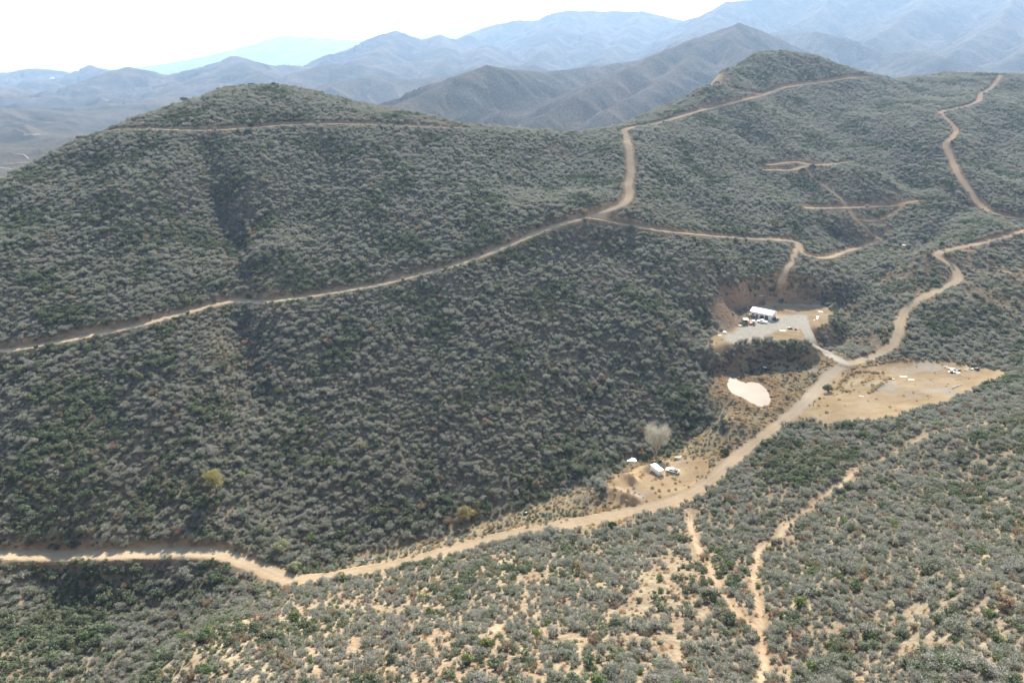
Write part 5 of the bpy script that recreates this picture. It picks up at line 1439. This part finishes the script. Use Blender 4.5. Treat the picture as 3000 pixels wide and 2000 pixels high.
    C[:, 2] = np.maximum(C[:, 2], .25)
    V, F = leaves(C, d, leaf, .8, g)
    me = tri_mesh('crown', V, F, [leafm]); o = bpy.data.objects.new('crown', me); col.objects.link(o); o.parent = t
    return t
M_YEL = foliage_mat('yellow_leaf', [(.30, .26, .10), (.27, .245, .10)], .4)
M_YG = foliage_mat('dull_gold_leaf', [(.27, .23, .11), (.24, .215, .11)], .35)
M_JUN = foliage_mat('juniper_leaf', [(.055, .075, .04), (.075, .095, .05)], .15)
M_JBR = foliage_mat('brown_green_leaf', [(.14, .125, .06), (.12, .115, .06)], .2)
M_PALE = foliage_mat('pale_green_leaf', [(.24, .26, .14), (.28, .29, .17)], .3)
M_TWIG = foliage_mat('pale_twig', [(.43, .41, .34), (.38, .365, .31)], .3)
M_BARK = simple_mat('pale_bark', (.36, .33, .28), .9)
tree('yellow_tree', 'tall tree with yellow-topped crown and long shadow alone on the dark left slope', (634, 1446), 12.5, 7.6, 3, M_YEL, 'oval', n_leaf=4200)
tree('golden_tree', 'rounded dull gold tree at the foot of the slope above the valley road', (1362, 1532), 8.0, 8.0, 4, M_YG, 'round', n_leaf=4200)
tree('bare_cottonwood', 'large leafless pale tree with heart-shaped crown behind the white container', (1922, 1340), 20.0, 14.0, 11, M_TWIG, 'heart', barkm=M_BARK)
for i, (lab, uv, h, w, m_, st) in enumerate([
    ('dark juniper standing just below the road junction at the saddle spur', (1848, 692), 8.0, 6.5, M_JUN, 'oval'),
    ('round dark juniper on the lower edge of the hillside road', (1474, 768), 5.0, 6.0, M_JBR, 'round'),
    ('brown-green round juniper on the slope above the branch road', (2268, 672), 6.5, 7.0, M_JBR, 'round'),
    ('smaller dark green juniper right of the brown-green one', (2330, 672), 5.0, 4.6, M_JUN, 'oval'),
    ('dark bushy tree on the left skyline of the big hill', (540, 301), 5.5, 8.0, M_JUN, 'round'),
    ('low thin bush on the left skyline below the dark bushy tree', (236, 412), 5.0, 7.0, M_JBR, 'round'),
    ('juniper on the upper hill road, grown over its lower edge', (737, 382), 6.0, 6.0, M_JUN, 'oval'),
    ('broad olive tree just above the upper hill road', (757, 352), 5.0, 8.5, M_JBR, 'round'),
    ('dark round tree on top of the big hill, right of the summit scrub', (806, 246), 3.6, 7.5, M_JUN, 'round'),
    ('scrubby bush on the summit of the big hill', (735, 249), 3.4, 6.5, M_JBR, 'round'),
    ('dark tree at the left end of the upper cut terrace', (2234, 488), 7.5, 8.0, M_JUN, 'round'),
    ('round juniper at the right end of the upper cut terrace', (2381, 498), 5.5, 6.0, M_JUN, 'round'),
    ('small juniper below the right end of the upper terrace', (2349, 508), 5.0, 5.5, M_JUN, 'oval'),
    ('dark juniper beside the steep terrace track', (2396, 535), 5.0, 4.5, M_JUN, 'oval'),
    ('dark green tree in the gully left of the ridge road', (2712, 546), 7.5, 9.0, M_JUN, 'oval'),
    ('bigger dark green tree right of the gully tree by the ridge road', (2776, 556), 8.0, 8.5, M_JUN, 'round'),
    ('low dark juniper at the roadside corner of the dirt lot', (2424, 1147), 3.8, 6.0, M_JUN, 'round'),
    ('slim dark tree beside the bend of the canyon road', (2756, 728), 5.5, 3.5, M_JUN, 'oval'),
    ('isolated round bush on the downhill edge of the valley road', (1792, 1545), 2.4, 4.0, M_JUN, 'round'),
    ('dark bush above the left gate post at the crest clearing', (2101, 250), 4.5, 7.0, M_JBR, 'round'),
    ('dark green tree in the brush where the driveway meets the road', (2118, 1246), 3.5, 4.5, M_OLIVE, 'round'),
    ('dark round bush beside the small road below the container yard', (2121, 1330), 2.6, 4.5, M_JUN, 'round'),
    ('dense dark bush directly left of the white container', (1893, 1352), 3.6, 6.5, M_JUN, 'round'),
    ('lone dark shrub tree on the open spur beside the foot trail', (2075, 1760), 3.0, 4.6, M_JUN, 'round')]):
    tree('juniper' if 'uniper' in lab else ('tree' if 'tree' in lab else 'bush'), lab, uv, h, w, 40 + i, m_, st, cat='tree' if ('tree' in lab or 'uniper' in lab) else 'bush', n_leaf=1500, leaf=.2)
tree('pale_bush', 'pale green leafy bush just above the sharp bend of the valley road', (825, 1612), 4.6, 7.5, 90, M_PALE, 'round', cat='bush', n_leaf=2600)
tree('pale_bush', 'lower pale green bush overhanging the inside of the road bend', (862, 1672), 3.8, 6.0, 91, M_PALE, 'round', cat='bush', n_leaf=2600)
tree('pale_bush', 'pale green bush right of the yellow-topped tree on the slope', (705, 1402), 3.2, 4.5, 92, M_PALE, 'round', cat='bush', n_leaf=1800)

# ---- dry grass and stones
def tuft_mesh(name, seed, m):
    g = np.random.default_rng(seed); n = 110
    a = g.uniform(0, 2 * np.pi, n); r = g.uniform(0, .35, n)
    B = np.stack([np.cos(a) * r, np.sin(a) * r, g.uniform(0, .05, n)], 1)
    T = B + np.stack([np.cos(a) * g.uniform(.2, .7, n), np.sin(a) * g.uniform(.2, .7, n), g.uniform(.35, .9, n)], 1)
    V, F = blades(B, T, .05, g)
    return tri_mesh(name, V, F, [m])
M_STRAW = foliage_mat('straw', [(.40, .30, .17), (.46, .36, .21), (.30, .21, .12), (.36, .30, .18)], .3)
TUFT = [tuft_mesh('grass_clump', s_, M_STRAW) for s_ in (1, 2, 3)]
tuft_obj = []
g = np.random.default_rng(77)
nberm = 0
for bi, uv in enumerate(BERM):
    P = resample(line_xy(uv, H, 6), .8 if bi < 4 else 1.6)
    for q_ in P:
        if g.random() < .25: continue
        o = bpy.data.objects.new('grass_clump', TUFT[g.integers(0, 3)]); col.objects.link(o)
        x, y = q_[0] + g.normal(0, .45), q_[1] + g.normal(0, .35); s_ = g.uniform(.8, 1.5)
        o.location = (x, y, gz(x, y) - .03); o.rotation_euler = (0, 0, g.uniform(0, 6)); o.scale = (s_, s_, s_ * g.uniform(.6, 1.0))
        where = ['on the curved berm around the bare lot corner', 'on the straight berm beside the pale gravel of the lot', 'on the low ridge across the top of the fenced-off corner', 'on the short berm inside the bare lot corner', 'on the long bank between the canyon road and the lot', 'on the low rim at the foot of the lot corner'][bi]
        tagm(o, f'brown dry grass clump {where}', 'grass clump', 'dry grass clumps on the lot berms'); tuft_obj.append(o); nberm += 1
pick_o = [next(o for o in tuft_obj if o.data == me) for me in TUFT]
def strew(n, seed, wmap, y0, y1):
    g = np.random.default_rng(seed)
    X = g.uniform(GX0 + 50, GX1 - 50, n); Y = g.uniform(y0, y1, n)
    k = np.abs(X) < (Y * CP + 190) * (1500 / FPX) + 10
    X, Y = X[k], Y[k]; Z = bilin(H, GX0, GY0, 1, X, Y)
    u, v = project(X, Y, Z)
    k = (v < 2060) & (u > -40) & (u < 3040) & visible(X, Y, Z, 2.0) & (g.random(len(X)) < bilin(wmap, GX0, GY0, 1, X, Y))
    return X[k], Y[k], Z[k], g
open_ground = np.clip(1 - dens, 0, 1) * (1 - M['road']) * (1 - M['gravel']) * sstep(.5, 3, PF) * (1 - .5 * PUD)
gw = np.clip(open_ground * (.18 + .75 * M['grass'] + .3 * near_spur + .25 * M['cutbank']) * (1 - .88 * M['bare']), 0, 1)
gw = np.where((PF > -.1) & (PF < 3.2), np.maximum(gw, .5 + .5 * edge_n), gw)
X, Y, Z, g = strew(420000, 31, gw, 80, 700)
n = len(X); s_ = g.uniform(.45, 1.15, n) * (1 + .25 * bilin(M['grass'], GX0, GY0, 1, X, Y))
instancer('dry_grass', np.stack([X, Y, Z - .02], 1), g.integers(0, 3, n), np.stack([np.zeros(n), np.zeros(n), g.uniform(0, 6.28, n)], 1), np.stack([s_, s_, s_ * g.uniform(.4, .8, n)], 1), pick_o)
print('tufts', n, nberm)
stone_o = [o for o in bpy.data.objects if o.name.startswith('boulder') and o.type == 'MESH' and o.data.materials[0] == STONE][:3]
sn = fbm(GXm, GYm, 7, 2, .5, 5)
sw = np.clip(open_ground * (.10 + .5 * near_spur + .5 * M['cut'] + .15 * M['cutbank']) * sstep(-.1, .5, sn) + .30 * M['cut'] * (1 - M['road']) + .02 * M['bare'], 0, 1)
X, Y, Z, g = strew(300000, 32, sw, 80, 620)
n = len(X); s_ = .07 + .13 * g.random(n) ** 3
instancer('loose_stones', np.stack([X, Y, Z], 1), g.integers(0, len(stone_o), n), np.stack([g.uniform(0, 6, n), g.uniform(0, 6, n), g.uniform(0, 6.28, n)], 1), np.stack([s_, s_, s_], 1) * 1.3, stone_o)
print('stones', n)

# ---- far ranch house and the pale tracks of the basin
def cast_far(u, v, y0=1300, y1=20000):
    ys = np.geomspace(y0, y1, 1200); m = slope_of(v); z = ZC + ys * m
    x = (u - 1500.0) / FPX * (ys * CP - (z - ZC) * SP)
    gnd = height_at(x, ys); b = np.where(z < gnd)[0]; i = b[0] if len(b) else int(np.argmin(z - gnd))
    return float(x[i]), float(ys[i]), float(gnd[i])
x, y, z = cast_far(152, 233)
k_ = y / 9000
t = thing('ranch_house', 'tiny white ranch building far out on the valley floor below the left horizon', 'building', (x, y, z), .3)
b = MB(); b.box((0, 0, 6 * k_), (50 * k_, 22 * k_, 14 * k_)); b.build('wall', WHITE, t)
b = MB(); b.prism([(-27 * k_, 13 * k_), (27 * k_, 13 * k_), (0, 22 * k_)], -13 * k_, 13 * k_); b.build('roof', ROOFM, t)
TRK = simple_mat('pale_track', (.18, .15, .115), .95, 0, .15, .05)
for uv, wd in [([(-10, 491), (30, 497), (58, 504)], 3), ([(30, 480), (60, 479), (100, 477)], 3), ([(48, 378), (62, 386), (76, 389), (70, 398)], 3.5), ([(70, 397), (95, 396), (122, 395)], 8),
               ([(326, 313), (345, 306), (365, 302)], 5), ([(232, 337), (248, 340)], 5), ([(50, 453), (72, 456), (85, 468)], 3)]:
    P = resample(np.array([cast_far(*q_) for q_ in dense(uv, 6)]), 12.0)
    if len(P) < 2: continue
    d = np.gradient(P[:, :2], axis=0); d /= np.linalg.norm(d, axis=1, keepdims=True) + 1e-9; nn = np.stack([-d[:, 1], d[:, 0]], 1)
    V = []
    for s_ in (-.5, 0, .5):
        q_ = P[:, :2] + nn * wd * s_
        V.append(np.column_stack([q_, height_at(q_[:, 0], q_[:, 1]) + .8]))
    n = len(P); V = np.concatenate(V); F = [(c * n + i, c * n + i + 1, (c + 1) * n + i + 1, (c + 1) * n + i) for c in (0, 1) for i in range(n - 1)]
    me = bpy.data.meshes.new('dirt_track'); me.from_pydata([tuple(a) for a in V], [], F); me.materials.append(TRK)
    o = bpy.data.objects.new('dirt_track', me); col.objects.link(o); o['kind'] = 'structure'
print('trees', round(time.time() - T0, 1))

# ------------------------------------------------------------------ air
def haze():
    me = bpy.data.meshes.new('haze')
    x0, x1, y0, y1, z0, z1 = -26000, 26000, -400, 31000, -420, 1300
    V = [(x, y, z) for x in (x0, x1) for y in (y0, y1) for z in (z0, z1)]
    F = [(0, 1, 3, 2), (4, 6, 7, 5), (0, 4, 5, 1), (2, 3, 7, 6), (0, 2, 6, 4), (1, 5, 7, 3)]
    me.from_pydata(V, [], F)
    m, nt = new_mat('haze'); q = NT(nt)
    out = q.n('ShaderNodeOutputMaterial'); v = q.n('ShaderNodeVolumePrincipled')
    v.inputs['Color'].default_value = (.46, .68, 1.0, 1)
    v.inputs['Density'].default_value = HAZE
    v.inputs['Anisotropy'].default_value = 0.35
    q.l(v.outputs[0], out.inputs['Volume'])
    me.materials.append(m)
    o = bpy.data.objects.new('haze', me); col.objects.link(o); o['kind'] = 'stuff'
HAZE = 0.6e-4
haze()
print('done', round(time.time() - T0, 1))
